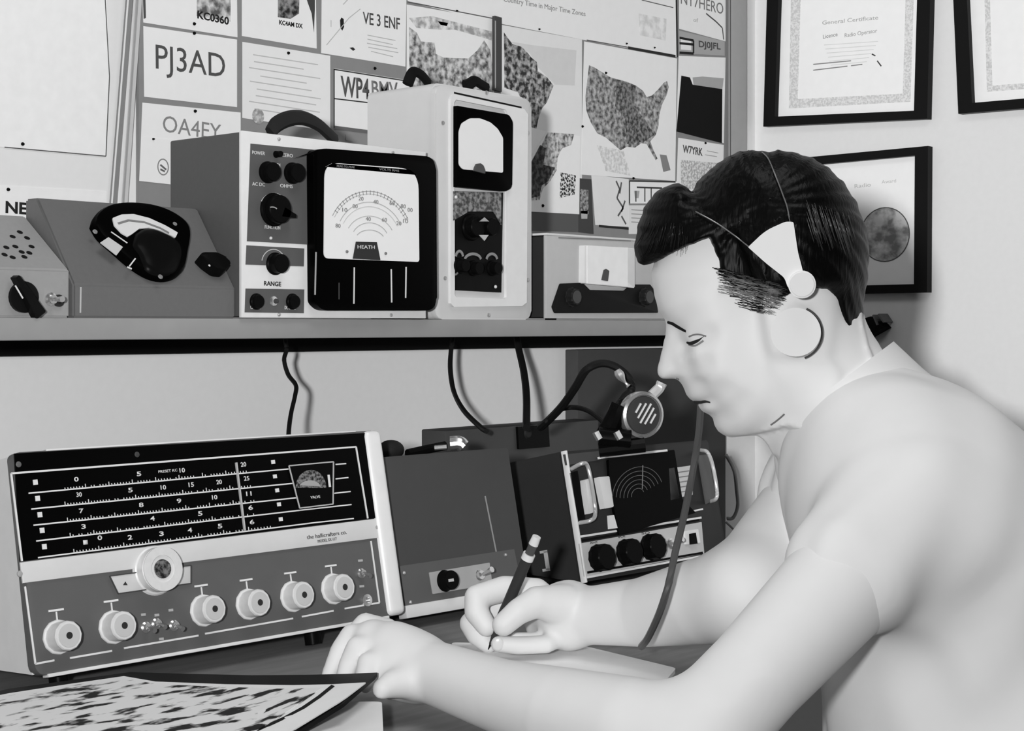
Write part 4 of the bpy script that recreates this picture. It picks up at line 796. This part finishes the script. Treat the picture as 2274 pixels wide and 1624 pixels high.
def fmesh(name, fld, mat, parent, relax=2, keep=0):
    P, Q = fld.mesh(); P = world_of(P)
    for _ in range(relax):             # light Laplacian relaxation
        s = np.zeros_like(P); w = np.zeros(len(P))
        for i in range(4):
            a = Q[:, i]; b = Q[:, (i+1) % 4]
            for ax in range(3): s[:, ax] += np.bincount(a, P[b, ax], len(P))+np.bincount(b, P[a, ax], len(P))
            w += np.bincount(a, minlength=len(P))+np.bincount(b, minlength=len(P))
        P = P*.45+s/w[:, None]*.55
    P = P-np.array(parent.matrix_world.translation)
    me = bpy.data.meshes.new(name); me.vertices.add(len(P)); me.vertices.foreach_set('co', P.astype(np.float32).ravel())
    me.loops.add(len(Q)*4); me.loops.foreach_set('vertex_index', Q.ravel().astype(np.int32)); me.polygons.add(len(Q))
    me.polygons.foreach_set('loop_start', np.arange(0, len(Q)*4, 4, dtype=np.int32)); me.polygons.foreach_set('loop_total', np.full(len(Q), 4, np.int32))
    me.update(calc_edges=True); me.validate()
    bm = bmesh.new(); bm.from_mesh(me); bmesh.ops.recalc_face_normals(bm, faces=bm.faces); bm.to_mesh(me); bm.free()
    return mk2(name, me, mat, parent, 180)
Z0 = 1.33
def M2(px, py, z=Z0): return ((px-CX)/F*z, (CY-py)/F*z, z)
def MR(px, py, z, rpx): return (M2(px, py, z), rpx*z/F)
def sd_poly(X, Y, poly):               # signed distance, negative inside
    P = np.array(poly, np.float32); d = np.full(X.shape, 1e9, np.float32); ins = np.zeros(X.shape, bool)
    for i in range(len(P)):
        a = P[i-1]; b = P[i]; e = b-a; wx = X-a[0]; wy = Y-a[1]; t = np.clip((wx*e[0]+wy*e[1])/max(1e-12, e@e), 0, 1)
        d = np.minimum(d, (wx-e[0]*t)**2+(wy-e[1]*t)**2)
        c1 = (a[1] <= Y) & (b[1] > Y); c2 = (b[1] <= Y) & (a[1] > Y); cr = e[0]*wy-e[1]*wx
        ins ^= (c1 & (cr > 0)) | (c2 & (cr < 0))
    return np.where(ins, -np.sqrt(d), np.sqrt(d))
def spl(pts, n=3): return [(v.x, v.y) for v in smooth_path([Vector((a, b, 0)) for a, b in pts], n)]
def inflate(fld, poly_px, ctrl, sig, k, zc=Z0, extra=0, mask=None, dents=(), base=None):
    """add to the field a solid whose side outline is poly_px and whose half width comes from ctrl (px,py,W mm,R mm)"""
    poly = [M2(*p)[:2] for p in poly_px]; A = np.array(poly); c0 = np.array([A[:, 0].min(), A[:, 1].min(), zc-.10]); c1 = np.array([A[:, 0].max(), A[:, 1].max(), zc+.10])
    sl, (x, y, z) = fld.sub(c0, c1, .012); X, Y = np.meshgrid(x[:, 0, 0], y[0, :, 0], indexing='ij')
    sd = sd_poly(X, Y, poly); d = np.maximum(-sd, 0)
    W = np.zeros_like(X); R = np.zeros_like(X); T = np.zeros_like(X)+1e-30; PX = CX+X/Z0*F; PY = CY-Y/Z0*F
    for c in ctrl:
        sg = c[4] if len(c) > 4 else sig; w = np.exp(-((PX-c[0])**2+(PY-c[1])**2)/(2*sg*sg))*(sig/sg)**1.0; W += w*c[2]; R += w*c[3]; T += w
    W = W/T*.001+extra; R = R/T*.001; t = np.minimum(d/R, 1); Wd = W*np.sqrt(np.maximum(0, 1-(1-t)**2))
    for (dx, dy, sg, am) in dents: Wd += am*.001*np.exp(-((PX-dx)**2+(PY-dy)**2)/(2*sg*sg))*(d > .002)
    Wd = np.where(sd > 0, -sd, Wd)
    if base is not None:
        bp_, bc, bs, be = base; sb = sd_poly(X, Y, [M2(*p)[:2] for p in bp_]); db = np.maximum(-sb, 0); W2 = np.zeros_like(X); R2 = np.zeros_like(X); T2 = np.zeros_like(X)+1e-30
        for c in bc:
            sg = c[4] if len(c) > 4 else bs; w = np.exp(-((PX-c[0])**2+(PY-c[1])**2)/(2*sg*sg))*(bs/sg); W2 += w*c[2]; R2 += w*c[3]; T2 += w
        tb = np.minimum(db/(R2/T2*.001), 1); Wb = W2/T2*.001*np.sqrt(np.maximum(0, 1-(1-tb)**2))+be; Wd = np.where(sb < -.001, np.maximum(Wd, Wb), Wd)
    f = np.abs(z-zc)-Wd[:, :, None]; h = fld.h
    gx = np.gradient(Wd, h, axis=0); gy = np.gradient(Wd, h, axis=1); g = np.sqrt(1+np.minimum(gx*gx+gy*gy, 30))
    f = f/g[:, :, None]
    if mask is not None:
        m = sd_poly(X, Y, [M2(*p)[:2] for p in mask])[:, :, None]; kk = .005; hh = np.clip(.5-.5*(m-f)/kk, 0, 1); f = m*(1-hh)+f*hh+kk*hh*(1-hh)
    fld.add(sl, f.astype(np.float32), k)
# ---- skin body
body = Field((-.20, -.42, .94), (.56, .175, 1.66), .0024)
FACE = [(1452, 585), (1447, 612), (1451, 640), (1457, 668), (1465, 692), (1476, 708), (1481, 718), (1479, 736), (1473, 765), (1466, 795), (1460, 818), (1460, 832), (1467, 843), (1482, 841), (1498, 840), (1510, 846), (1518, 858), (1523, 873), (1529, 885), (1541, 891), (1553, 893), (1551, 900), (1556, 910), (1567, 918), (1580, 922), (1585, 932), (1587, 945), (1594, 957), (1606, 967), (1622, 971), (1645, 970), (1675, 962), (1705, 948), (1725, 938)]
SKULL = [(1770, 950), (1850, 930), (1900, 880), (1915, 820), (1905, 770), (1898, 720), (1903, 670), (1910, 600), (1905, 530), (1880, 460), (1840, 402), (1790, 365), (1720, 350), (1640, 355), (1575, 395), (1515, 455), (1470, 525)]
CT = [(1730, 520, 76, 85), (1850, 560, 72, 80), (1520, 600, 58, 60), (1480, 640, 50, 45), (1680, 420, 68, 80), (1490, 695, 44, 26, 16), (1540, 700, 56, 40), (1484, 735, 13, 11, 12), (1478, 775, 11, 10, 12), (1474, 815, 12, 11, 12), (1500, 775, 19, 16, 12), (1492, 825, 17, 12, 10), (1514, 812, 22, 15, 11), (1545, 750, 43, 20, 15), (1540, 800, 44, 24, 15), (1575, 770, 56, 30), (1590, 820, 56, 32), (1535, 862, 30, 20, 13), (1560, 892, 33, 20, 13), (1580, 870, 48, 28, 18), (1600, 950, 32, 24, 18), (1640, 935, 46, 30), (1690, 900, 56, 40), (1760, 850, 62, 45), (1770, 740, 71, 70), (1860, 760, 58, 60), (1850, 900, 52, 50)]
inflate(body, FACE+SKULL, CT, 26, .004, dents=((1534, 748, 15, -5.5), (1524, 762, 9, -2), (1545, 742, 10, 3.6), (1506, 832, 6, 2.6), (1505, 842, 4, -4), (1575, 891, 12, -2.5), (1556, 880, 9, 1.5), (1566, 905, 9, 2)))
# neck, ears
body.cone(M2(1770, 760), .050, M2(1900, 960), .056, .03)
for sg in (-1, 1):
    z = Z0+sg*.078; body.ell(M2(1768, 735, Z0+sg*.070), (.017, .020, .010), .006, .25)
# hidden torso core and shoulders
body.cone(M2(1930, 1020, 1.33), .07, M2(2080, 1230, 1.33), .085, .04, zs=.65, zc=1.33)
body.cone(M2(2080, 1230, 1.33), .085, M2(2160, 1620, 1.33), .10, .04, zs=.68, zc=1.33)
# near arm (his left)
NSH, NEL, NWR = M2(2010, 1130, 1.185), M2(1530, 1660, 1.085), M2(958, 1492, 1.245)
body.chain([(NSH, .050), (M2(1880, 1285, 1.14), .0415), (M2(1680, 1500, 1.09), .0355), (NEL, .037)], .02)
body.chain([(NEL, .039), (M2(1400, 1628, 1.10), .0385), (M2(1250, 1590, 1.14), .0345), (M2(1110, 1546, 1.185), .0275), (NWR, .0245), (M2(905, 1475, 1.262), .026)], .018)
# far arm (his right)
FSH, FEL, FWR = M2(1900, 960, 1.49), M2(1655, 1320, 1.335), M2(1300, 1368, 1.462)
body.chain([(FSH, .052), (M2(1790, 1130, 1.42), .041), (FEL, .040)], .02)
body.chain([(FEL, .040), (M2(1560, 1335, 1.37), .0375), (M2(1430, 1360, 1.425), .031), (FWR, .0262), (M2(1262, 1362, 1.470), .028)], .018)
# right hand, holding the pencil
kh = .0035
body.chain([MR(1262, 1362, 1.474, 66), MR(1212, 1352, 1.498, 50), MR(1180, 1340, 1.510, 40)], .012)
body.chain([MR(1262, 1395, 1.468, 46), MR(1205, 1398, 1.500, 34)], .012)
body.chain([MR(1250, 1345, 1.455, 48), MR(1192, 1337, 1.440, 35), MR(1152, 1358, 1.430, 29), MR(1118, 1388, 1.428, 26)], kh)           # thumb
body.chain([MR(1190, 1318, 1.505, 34), MR(1120, 1308, 1.490, 29), MR(1058, 1326, 1.478, 27), MR(1058, 1360, 1.474, 27), MR(1080, 1392, 1.468, 23)], kh)  # index
body.chain([MR(1180, 1350, 1.515, 34), MR(1110, 1350, 1.505, 28), MR(1046, 1385, 1.492, 26), MR(1060, 1410, 1.486, 25), MR(1084, 1432, 1.480, 20)], kh)  # middle
body.chain([MR(1200, 1385, 1.505, 32), MR(1245, 1412, 1.462, 23), MR(1213, 1431, 1.446, 20.5), MR(1150, 1434, 1.443, 20.5), MR(1107, 1431, 1.443, 18.5)], kh)      # ring, tip towards the lens
body.chain([MR(1225, 1392, 1.500, 30), MR(1262, 1408, 1.470, 20), MR(1235, 1418, 1.462, 18), MR(1180, 1420, 1.462, 16), MR(1145, 1418, 1.462, 14)], kh)      # little finger
# left hand, resting and holding down the book corner
body.chain([MR(925, 1475, 1.262, 66), MR(870, 1446, 1.272, 66), MR(830, 1428, 1.280, 52)], .012)
body.chain([MR(915, 1508, 1.250, 44), MR(870, 1500, 1.250, 50)], .012)
body.chain([MR(850, 1412, 1.300, 42), MR(812, 1388, 1.305, 27), MR(782, 1418, 1.30, 24), MR(768, 1462, 1.292, 22), MR(760, 1498, 1.285, 19)], kh)
body.chain([MR(845, 1430, 1.285, 42), MR(782, 1412, 1.285, 27), MR(757, 1445, 1.28, 24), MR(742, 1478, 1.272, 21), MR(730, 1503, 1.268, 18)], kh)
body.chain([MR(850, 1450, 1.270, 42), MR(795, 1440, 1.262, 28), MR(775, 1478, 1.258, 24), MR(765, 1508, 1.25, 21)], kh)
body.chain([MR(860, 1475, 1.255, 42), MR(820, 1475, 1.245, 28), MR(812, 1500, 1.24, 24), MR(812, 1520, 1.236, 20)], kh)
body.chain([MR(910, 1512, 1.232, 40), MR(872, 1520, 1.222, 31), MR(850, 1530, 1.215, 24)], .008)
root_w = C3(.62, CZ*0-.60, 1.34)
P_ = empty('person', Matrix.Translation(root_w), 'young man in a pale shirt and headset, seated, writing with a pencil at the desk', 'person')
SKIN = G(203, .55, spec=.25, noise=.02, key='skin')
bo = fmesh('body', body, SKIN, P_)
# ---- shirt
SH = Field((.10, -.62, .98), (.66, .02, 1.68), .004)
SH.cone(M2(2008, 1122, 1.33), .093, M2(2090, 1235, 1.33), .102, .03, zs=.62, zc=1.33)
SH.cone(M2(2090, 1235, 1.33), .102, M2(2185, 1720, 1.33), .122, .03, zs=.66, zc=1.33)
SH.cone(M2(2185, 1720, 1.33), .122, M2(2290, 2250, 1.33), .125, .03, zs=.68, zc=1.33)
SH.cone(M2(1905, 975, 1.33), .066, M2(2010, 1120, 1.33), .09, .04, zs=.85, zc=1.33)
SH.chain([(M2(2000, 1070, 1.25), .070), (M2(2005, 1140, 1.19), .056), (M2(1895, 1268, 1.145), .0485)], .055)
SH.chain([(M2(1930, 990, 1.43), .068), (M2(1880, 995, 1.475), .054), (M2(1805, 1100, 1.43), .0475)], .045)
SH.cone(M2(2070, 1190, 1.255), .088, M2(2165, 1520, 1.28), .105, .06)
# soft folds
x = (SH.lo[0]+SH.h*np.arange(SH.n[0]))[:, None, None]; y = (SH.lo[1]+SH.h*np.arange(SH.n[1]))[None, :, None]; z = (SH.lo[2]+SH.h*np.arange(SH.n[2]))[None, None, :]
SH.f += (.0018*np.sin(48*x+31*y+20*np.sin(9*z))*np.sin(22*y-17*x+11*z)+.0008*np.sin(90*x-60*y+35*z)).astype(np.float32)
for a, b, r_ in (((2040, 1330, 1.17), (2095, 1262, 1.165), .006), ((2000, 1352, 1.15), (2050, 1320, 1.16), .006)):
    SH.cone(M2(*a), r_, M2(*b), r_*.4, .006, sign=-1)
shirt = fmesh('shirt', SH, G(204, .8, noise=.02, key='shirt'), P_, relax=2)
# collar: a folded band round the neck
def cpt(cen, a, b, ang):               # ellipse in the plane of (-.81,-.59)px direction and depth
    d = (-.80, .60); return M2(cen[0]+a*math.cos(ang)*d[0], cen[1]+a*math.cos(ang)*d[1], Z0+b*math.sin(ang))
bm = bmesh.new(); rings = []; N = 56
prof = [((1862, 882), 138, .056), ((1852, 862), 150, .062), ((1858, 856), 158, .068), ((1905, 925), 176, .078), ((1938, 968), 190, .088), ((1934, 972), 184, .083)]
for cen, a, b in prof:
    rr = []
    for i in range(N+1):
        ang = math.radians(14+(332)*i/N); c_ = M2(0, 0, 1)
        w_ = C3(*cpt(cen, a, b, ang))-root_w; rr.append(bm.verts.new(w_))
    rings.append(rr)
for a, b in zip(rings, rings[1:]):
    for i in range(N): bm.faces.new((a[i], a[i+1], b[i+1], b[i]))
bmesh.ops.recalc_face_normals(bm, faces=bm.faces)
co_ = mk('collar', bm, G(204, .8, noise=.02, key='shirt'), P_, 60); sm = co_.modifiers.new('s', 'SOLIDIFY'); sm.thickness = .0022; sm.offset = 0
# ---- trousers and legs below the frame, stool
TR = Field((.25, -1.06, .85), (.90, -.44, 1.75), .008)
hip = M2(2290, 2330, 1.33)
for sg in (-1, 1):
    hp = (.50, -.60, 1.33+sg*.085); kn = (.10, -.58, 1.33+sg*.13)
    kn = (.30, -.56, 1.33+sg*.11)
    TR.cone(hp, .088, (.32, -.585, 1.33+sg*.11), .068, .03); TR.cone((.32, -.585, 1.33+sg*.11), .066, (.36, -.93, 1.33+sg*.12), .05, .03)
    TR.cone((.36, -.99, 1.33+sg*.12), .038, (.31, -1.0, 1.33+sg*.125), .032, .02)
TR.cone((.50, -.56, 1.29), .11, (.50, -.56, 1.37), .11, .03)
tr = fmesh('trousers', TR, G(26, .8), P_, relax=1)
st = empty('stool', Matrix.Translation(C3(.50, -CZ, 1.33)), 'plain stool under the seated man, below the desk edge', 'stool')
bm = bmesh.new(); lathe(bm, (0, 0, 0), [(.17, .335), (.175, .34), (.175, .352), (.165, .357)], 32, axis='z'); mk('seat', bm, DARK, st)
for k in range(4):
    a = math.pi/4+k*math.pi/2; bm = bmesh.new(); tube(bm, [(.13*math.cos(a), .13*math.sin(a), .335), (.17*math.cos(a), .17*math.sin(a), 0)], .012, 10, smooth=False); mk('leg', bm, DARK, st)
# ---- surface picker
me = bo.data; bvh = BVHTree.FromPolygons([v.co+root_w for v in me.vertices], [tuple(p.vertices) for p in me.polygons])
def surf(px, py, off=0, tree=None, dmax=3):
    d = ray(px, py).normalized(); h = (tree or bvh).ray_cast(CAM, d)
    if h[0] is None: return None
    return h[0]-d*off-root_w
# ---- hair
HAIRO = [(1408, 535), (1406, 558), (1412, 580), (1426, 590), (1447, 585), (1478, 566), (1510, 551), (1556, 537), (1566, 556), (1575, 580), (1582, 604), (1592, 626), (1615, 640), (1640, 650), (1665, 660), (1690, 664), (1715, 660), (1740, 650), (1768, 645), (1800, 645), (1822, 662), (1836, 690), (1850, 716), (1866, 738), (1888, 747), (1908, 742), (1917, 705), (1920, 640), (1924, 590), (1923, 540), (1912, 490), (1890, 440), (1862, 400), (1826, 367), (1790, 348), (1755, 338), (1725, 333), (1700, 337), (1670, 333), (1640, 335), (1610, 349), (1580, 371), (1552, 396), (1546, 402), (1535, 426), (1521, 413), (1505, 407), (1488, 408), (1466, 417), (1443, 438), (1428, 462), (1415, 498)]
HR = Field((.098, -.03, Z0-.105), (.32, .16, Z0+.105), .0022)
HC = [(1730, 520, 78, 70), (1860, 560, 75, 66), (1520, 590, 60, 40), (1700, 430, 72, 62), (1600, 450, 66, 50), (1550, 480, 58, 42), (1470, 500, 46, 42), (1430, 540, 40, 30), (1500, 440, 46, 34), (1780, 740, 74, 80), (1880, 720, 62, 60), (1600, 600, 66, 120)]
OUT = [(1380, 560), (1400, 640), (1480, 640), (1560, 700), (1620, 760), (1800, 800), (1900, 800), (1935, 700)]
big = [(1408, 535), (1406, 558), (1412, 580), (1426, 590), (1447, 590), (1440, 640), (1470, 720), (1560, 780), (1700, 850), (1850, 850), (1900, 800)]+HAIRO[28:]
inflate(HR, big, HC, 34, .004, extra=.0045, mask=spl(HAIRO+[HAIRO[0]]), base=(FACE+SKULL, CT, 26, .0045))
# strand relief
x = (HR.lo[0]+HR.h*np.arange(HR.n[0]))[:, None, None]; y = (HR.lo[1]+HR.h*np.arange(HR.n[1]))[None, :, None]; z = (HR.lo[2]+HR.h*np.arange(HR.n[2]))[None, None, :]
cx_, cy_ = M2(1640, 470)[:2]; ang = np.arctan2(y-cy_, x-cx_); rad = np.sqrt((x-cx_)**2+(y-cy_)**2)
HR.f += (.0004*np.sin(70*ang+6*np.sin(rad*60)+8*z*10)+.0006*np.sin(33*ang+90*rad*.2+25*z)).astype(np.float32)
HM = bpy.data.materials.new('hair_black'); HM.use_nodes = True; nt = HM.node_tree; b_ = nt.nodes['Principled BSDF']; b_.inputs['Base Color'].default_value = (.0015, .0015, .0015, 1); b_.inputs['Roughness'].default_value = .42; b_.inputs['Specular IOR Level'].default_value = .10
wv = nt.nodes.new('ShaderNodeTexNoise'); wv.inputs['Scale'].default_value = 380; mp = nt.nodes.new('ShaderNodeMapping'); mp.inputs['Scale'].default_value = (1, 1, .12); tc = nt.nodes.new('ShaderNodeTexCoord')
bp = nt.nodes.new('ShaderNodeBump'); bp.inputs['Strength'].default_value = .5; bp.inputs['Distance'].default_value = .001
nt.links.new(tc.outputs['Object'], mp.inputs['Vector']); nt.links.new(mp.outputs['Vector'], wv.inputs['Vector']); nt.links.new(wv.outputs['Fac'], bp.inputs['Height']); nt.links.new(bp.outputs['Normal'], b_.inputs['Normal'])
hair = fmesh('hair', HR, HM, P_, relax=1)
hb_ = BVHTree.FromPolygons([v.co+root_w for v in hair.data.vertices], [tuple(p.vertices) for p in hair.data.polygons])
def strands(name, rows, mat, r_=.00035, parent=hair, tree=None, off=.0006, kind='stuff'):
    bm = bmesh.new()
    for pts in rows:
        P = []
        for px, py in pts:
            a = surf(px, py, off, tree); b = surf(px, py, off, hb_)
            c = [q for q in (a, b) if q is not None]
            if c: P.append(min(c, key=lambda q: (q+root_w-CAM).length))
        if len(P) >= 3: tube(bm, P, lambda t: r_*(1-.6*t), 4, 2)
    return mk(name, bm, mat, parent, kind=kind)
rows = []
for k in range(620):                   # thin sideburn hairs fading into the skin
    x0 = 1580+random.random()*150; v = random.random()**1.5; y0 = 592+(x0-1580)*.30+v*72
    if x0 < 1580+v*52 or y0 > 716 or y0 > 655+(1745-x0)*.62: continue
    L = 16+random.random()*34; s_ = .16+.16*random.random()
    rows.append([(x0+L*q, y0+L*q*s_+1.6*math.sin(3*q+k)) for q in (0, .33, .66, 1) if x0+L*q < 1750-max(0, y0-655)*.7])
strands('sideburn_strands', rows[::2], HM, .00034, off=.0002); strands('sideburn_strands', rows[1::2], G(70, .5), .0003, off=.0002)
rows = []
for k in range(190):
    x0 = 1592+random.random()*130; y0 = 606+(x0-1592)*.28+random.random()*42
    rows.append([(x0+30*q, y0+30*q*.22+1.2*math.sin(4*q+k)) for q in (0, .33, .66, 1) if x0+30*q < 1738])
strands('temple_strands', rows, G(118, .5), .00022, off=.0007)  # paler strands over the dark mass, for thin hair at the temple
rows = []
for k in range(60):                    # wisps on the quiff and crown
    a = random.random(); x0 = 1425+90*a+random.random()*15; y0 = 500+random.random()*50; rows.append([(x0-18*q*(1-a), y0-8+44*q-14*q*q) for q in (0, .25, .5, .75, 1)])
strands('quiff_strands', rows, G(30, .3), .00025)
rows = []
for k in range(90):
    x0 = 1790+random.random()*95; y0 = 440+random.random()*60+(x0-1790)*.3; rows.append([(x0+16*q, y0+52*q) for q in (0, .25, .5, .75, 1)])
strands('crown_sheen_strands', rows, G(62, .3), .00022)  # lighter grey strands paint the bright sheen streaks of the hair
rows = [[(1822+4*k+4*q, 668+6*k+20*q) for q in (0, .3, .6, 1)] for k in range(0)]+[[(1745+random.random()*12+k*2.2, 343-6*q*random.random()-9*q) for q in (0, .5, 1)] for k in range(14)]
strands('loose_strands', rows, HM, .0004)
# ---- face details
def stroke(name, pts, r_, mat, parent=bo, off=.0003, n=4, tree=None):
    P = [surf(px, py, off, tree) for px, py in pts]; P = [p for p in P if p is not None]; bm = bmesh.new(); tube(bm, P, r_, 6, n); return mk(name, bm, mat, parent)
stroke('brow_shadow_line', [(1484, 716), (1494, 719), (1504, 725), (1514, 731), (1523, 736)], lambda t: .0017*(1-.6*abs(t-.4)), G(24, .8))  # dark stroke for the eyebrow, with the brow's shadow line in its colour
stroke('eyelashes', [(1526, 761), (1534, 763), (1543, 760), (1551, 756), (1558, 751), (1565, 746)], lambda t: .0009+.0007*math.sin(5*t), G(34, .8))
stroke('eyelid_crease', [(1530, 748), (1540, 744), (1552, 743), (1568, 747)], .0007, G(110, .8))
stroke('lash_shadow', [(1530, 766), (1544, 768), (1562, 757)], .0008, G(120, .8))
stroke('mouth_line', [(1534, 892), (1545, 892), (1556, 893), (1567, 892), (1577, 894)], lambda t: .0022*(1-.7*t), G(44, .8))
stroke('nostril', [(1494, 842), (1502, 840), (1508, 842)], .0009, G(100, .8))
stroke('jaw_crease', [(1712, 944), (1722, 937), (1732, 929), (1742, 920)], .0007, G(100, .8))
# fingernail on the curled finger and thumb
def nail(px, py, rx, ry):
    c = surf(px, py, 0)
    if c is None: return
    n_ = (CAM-(c+root_w)).normalized(); bm = bmesh.new(); bmesh.ops.create_uvsphere(bm, u_segments=16, v_segments=8, radius=1)
    R_ = Matrix((( RV.x, 0, -FV.x), (RV.y, 0, -FV.y), (0, 1, 0))).to_4x4()
    bm.transform(Matrix.Translation(c) @ R_ @ Matrix.Diagonal((rx, ry, .0012, 1))); mk('fingernail', bm, G(196, .25, spec=.5), bo)
nail(1106, 1431, .0052, .0062)
# ------------------------------------------------ headset
HS = empty('headset', Matrix.Translation(at(1780, 640, Z0-.085)), 'light headset with a pale fan shaped pad, round earpiece and thin wire headband', 'headset'); HI = HS.matrix_world.inverted()
PL = G(206, .5, noise=.02)
def hpt(px, py, off=.002):
    a = surf(px, py, off); b = surf(px, py, off, hb_); c = [q for q in (a, b) if q is not None]
    if not c: return None
    return HI @ (min(c, key=lambda q: (q+root_w-CAM).length)+root_w)
def padmesh(name, outline, z, th, mat, bev=.0015, zfun=None):
    bm = bmesh.new(); A = []; B = []
    for px, py in outline:
        zz = zfun(px, py) if zfun else z; A.append(bm.verts.new(HI@at(px, py, zz-th))); B.append(bm.verts.new(HI@at(px, py, zz)))
    fa = bm.faces.new(A); bm.faces.new(B[::-1]); n = len(A)
    for i in range(n): bm.faces.new((A[i], B[i], B[(i+1) % n], A[(i+1) % n]))
    bmesh.ops.bevel(bm, geom=fa.edges[:], offset=bev, segments=3, affect='EDGES'); return mk(name, bm, mat, HS, 50)
zp = lambda px, py: Z0-.0885-.005*(py-560)/80
fan = rquad([(1661, 549), (1700, 512), (1745, 492), (1762, 493), (1772, 560), (1783, 602), (1790, 640), (1750, 640), (1742, 617), (1700, 584)], [3, 20, 8, 4, 8, 8, 5, 5, 8, 12], 4)
padmesh('fan_pad', fan, 0, .005, PL, zfun=zp)
zk = Z0-.098
circ = lambda cx, cy, r_, n=32: [(cx+r_*math.cos(6.2832*i/n), cy-r_*math.sin(6.2832*i/n)) for i in range(n)]
padmesh('pivot_knob', circ(1781, 632, 31), zk+.008, .012, PL, .0015)
padmesh('earpiece', [(1767+57*math.cos(6.2832*i/40)*.98, 738-57*math.sin(6.2832*i/40)*.95) for i in range(40)], Z0-.072, .020, PL, .003)
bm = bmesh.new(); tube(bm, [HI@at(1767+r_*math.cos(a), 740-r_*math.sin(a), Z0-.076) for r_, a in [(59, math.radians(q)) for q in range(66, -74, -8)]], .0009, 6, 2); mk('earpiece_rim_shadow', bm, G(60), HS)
for nm, pts in (('headband_wire', [(1692, 338), (1706, 352), (1720, 385), (1730, 410), (1738, 432), (1748, 460), (1754, 492), (1760, 530), (1768, 570)]), ('headband_wire', [(1545, 470), (1560, 478), (1585, 492), (1610, 508), (1640, 530), (1664, 549)])):
    P = [hpt(*p) for p in pts]; P = [p for p in P if p is not None]
    if len(P) > 2: bm = bmesh.new(); tube(bm, P, .00055, 6, 4); mk(nm, bm, G(120, .3, .5), HS)
cord([(1556, 900, 1.385), (1553, 950, 1.375), (1545, 1010, 1.36), (1532, 1080, 1.35), (1518, 1150, 1.335), (1500, 1225, 1.32), (1484, 1300, 1.31), (1465, 1360, 1.315), (1440, 1415, 1.335), (1424, 1437, 1.36)], .0031, 'grey headset cord falling from the mouth across the transceiver and forearm', mat=G(70, .4))
cord([(1612, 1010, 2.85), (1630, 1045, 2.85), (1636, 1090, 2.85), (1638, 1125, 2.85), (1628, 1150, 2.85), (1614, 1152, 2.85)], .0032, 'thin grey cable loop hanging by the wall beyond the transceiver', mat=G(140, .5))
cord([(1612, 1160, 2.85), (1625, 1172, 2.85), (1642, 1190, 2.85), (1660, 1215, 2.85)], .002, 'short grey cable end below the hanging loop', mat=G(140, .5))
# ------------------------------------------------ pencil
a, b = at(1084, 1443, 1.470), at(1192, 1192, 1.438); L = (b-a).length; d = (b-a).normalized()
q = d.to_track_quat('Z', 'Y').to_matrix().to_4x4(); PM = Matrix.Translation(a) @ q
r = empty('pencil', PM, 'dark pencil with a pale band and cap held in the writing hand', 'pencil')
def seg_(name, z0, z1, r0, r1, mat):
    bm = bmesh.new(); lathe(bm, (0, 0, 0), [(r0, z0), (r1, z1)], 16, axis='z'); return mk(name, bm, mat, r)
seg_('lead', 0, .006, .0004, .0012, G(20)); seg_('tip', .006, .03, .0015, .0045, G(52, .4)); seg_('barrel', .03, L*.80, .0052, .0052, G(50, .35)); seg_('band', L*.80, L*.85, .0058, .0058, LINE); seg_('upper_barrel', L*.85, L*.93, .0042, .0042, G(70, .35)); seg_('eraser_cap', L*.93, L, .0046, .004, G(200, .5))
# ------------------------------------------------ light
def lamp(name, x, h, z, power, rad, falloff='Linear', sm=0):
    l = bpy.data.lights.new(name, 'POINT'); l.energy = power; l.shadow_soft_size = rad; l.use_nodes = True
    nt = l.node_tree; e = nt.nodes['Emission']; lf = nt.nodes.new('ShaderNodeLightFalloff'); lf.inputs['Strength'].default_value = 1
    nt.links.new(lf.outputs[falloff], e.inputs['Strength'])
    o = bpy.data.objects.new(name, l); COL.objects.link(o); o.location = C3(x, h, z); return o
lamp('flash_bulb', -.125, .06, -.10, 29.5, .028, 'Constant')
w = bpy.data.worlds.new('world'); S.world = w; w.use_nodes = True; bg = w.node_tree.nodes['Background']
bg.inputs['Color'].default_value = (1, 1, 1, 1); bg.inputs['Strength'].default_value = .035
S.view_settings.view_transform = 'Standard'; S.view_settings.look = 'None'; S.view_settings.exposure = 0; S.view_settings.gamma = 1

al = bpy.data.lights.new('overhead_fill', 'AREA'); al.energy = 9.5; al.shape = 'DISK'; al.size = .9  # unseen fill light without a fixture, added to brighten desk and papers
ao = bpy.data.objects.new('overhead_fill', al); COL.objects.link(ao); ao.location = (.95, .45, 2.5)
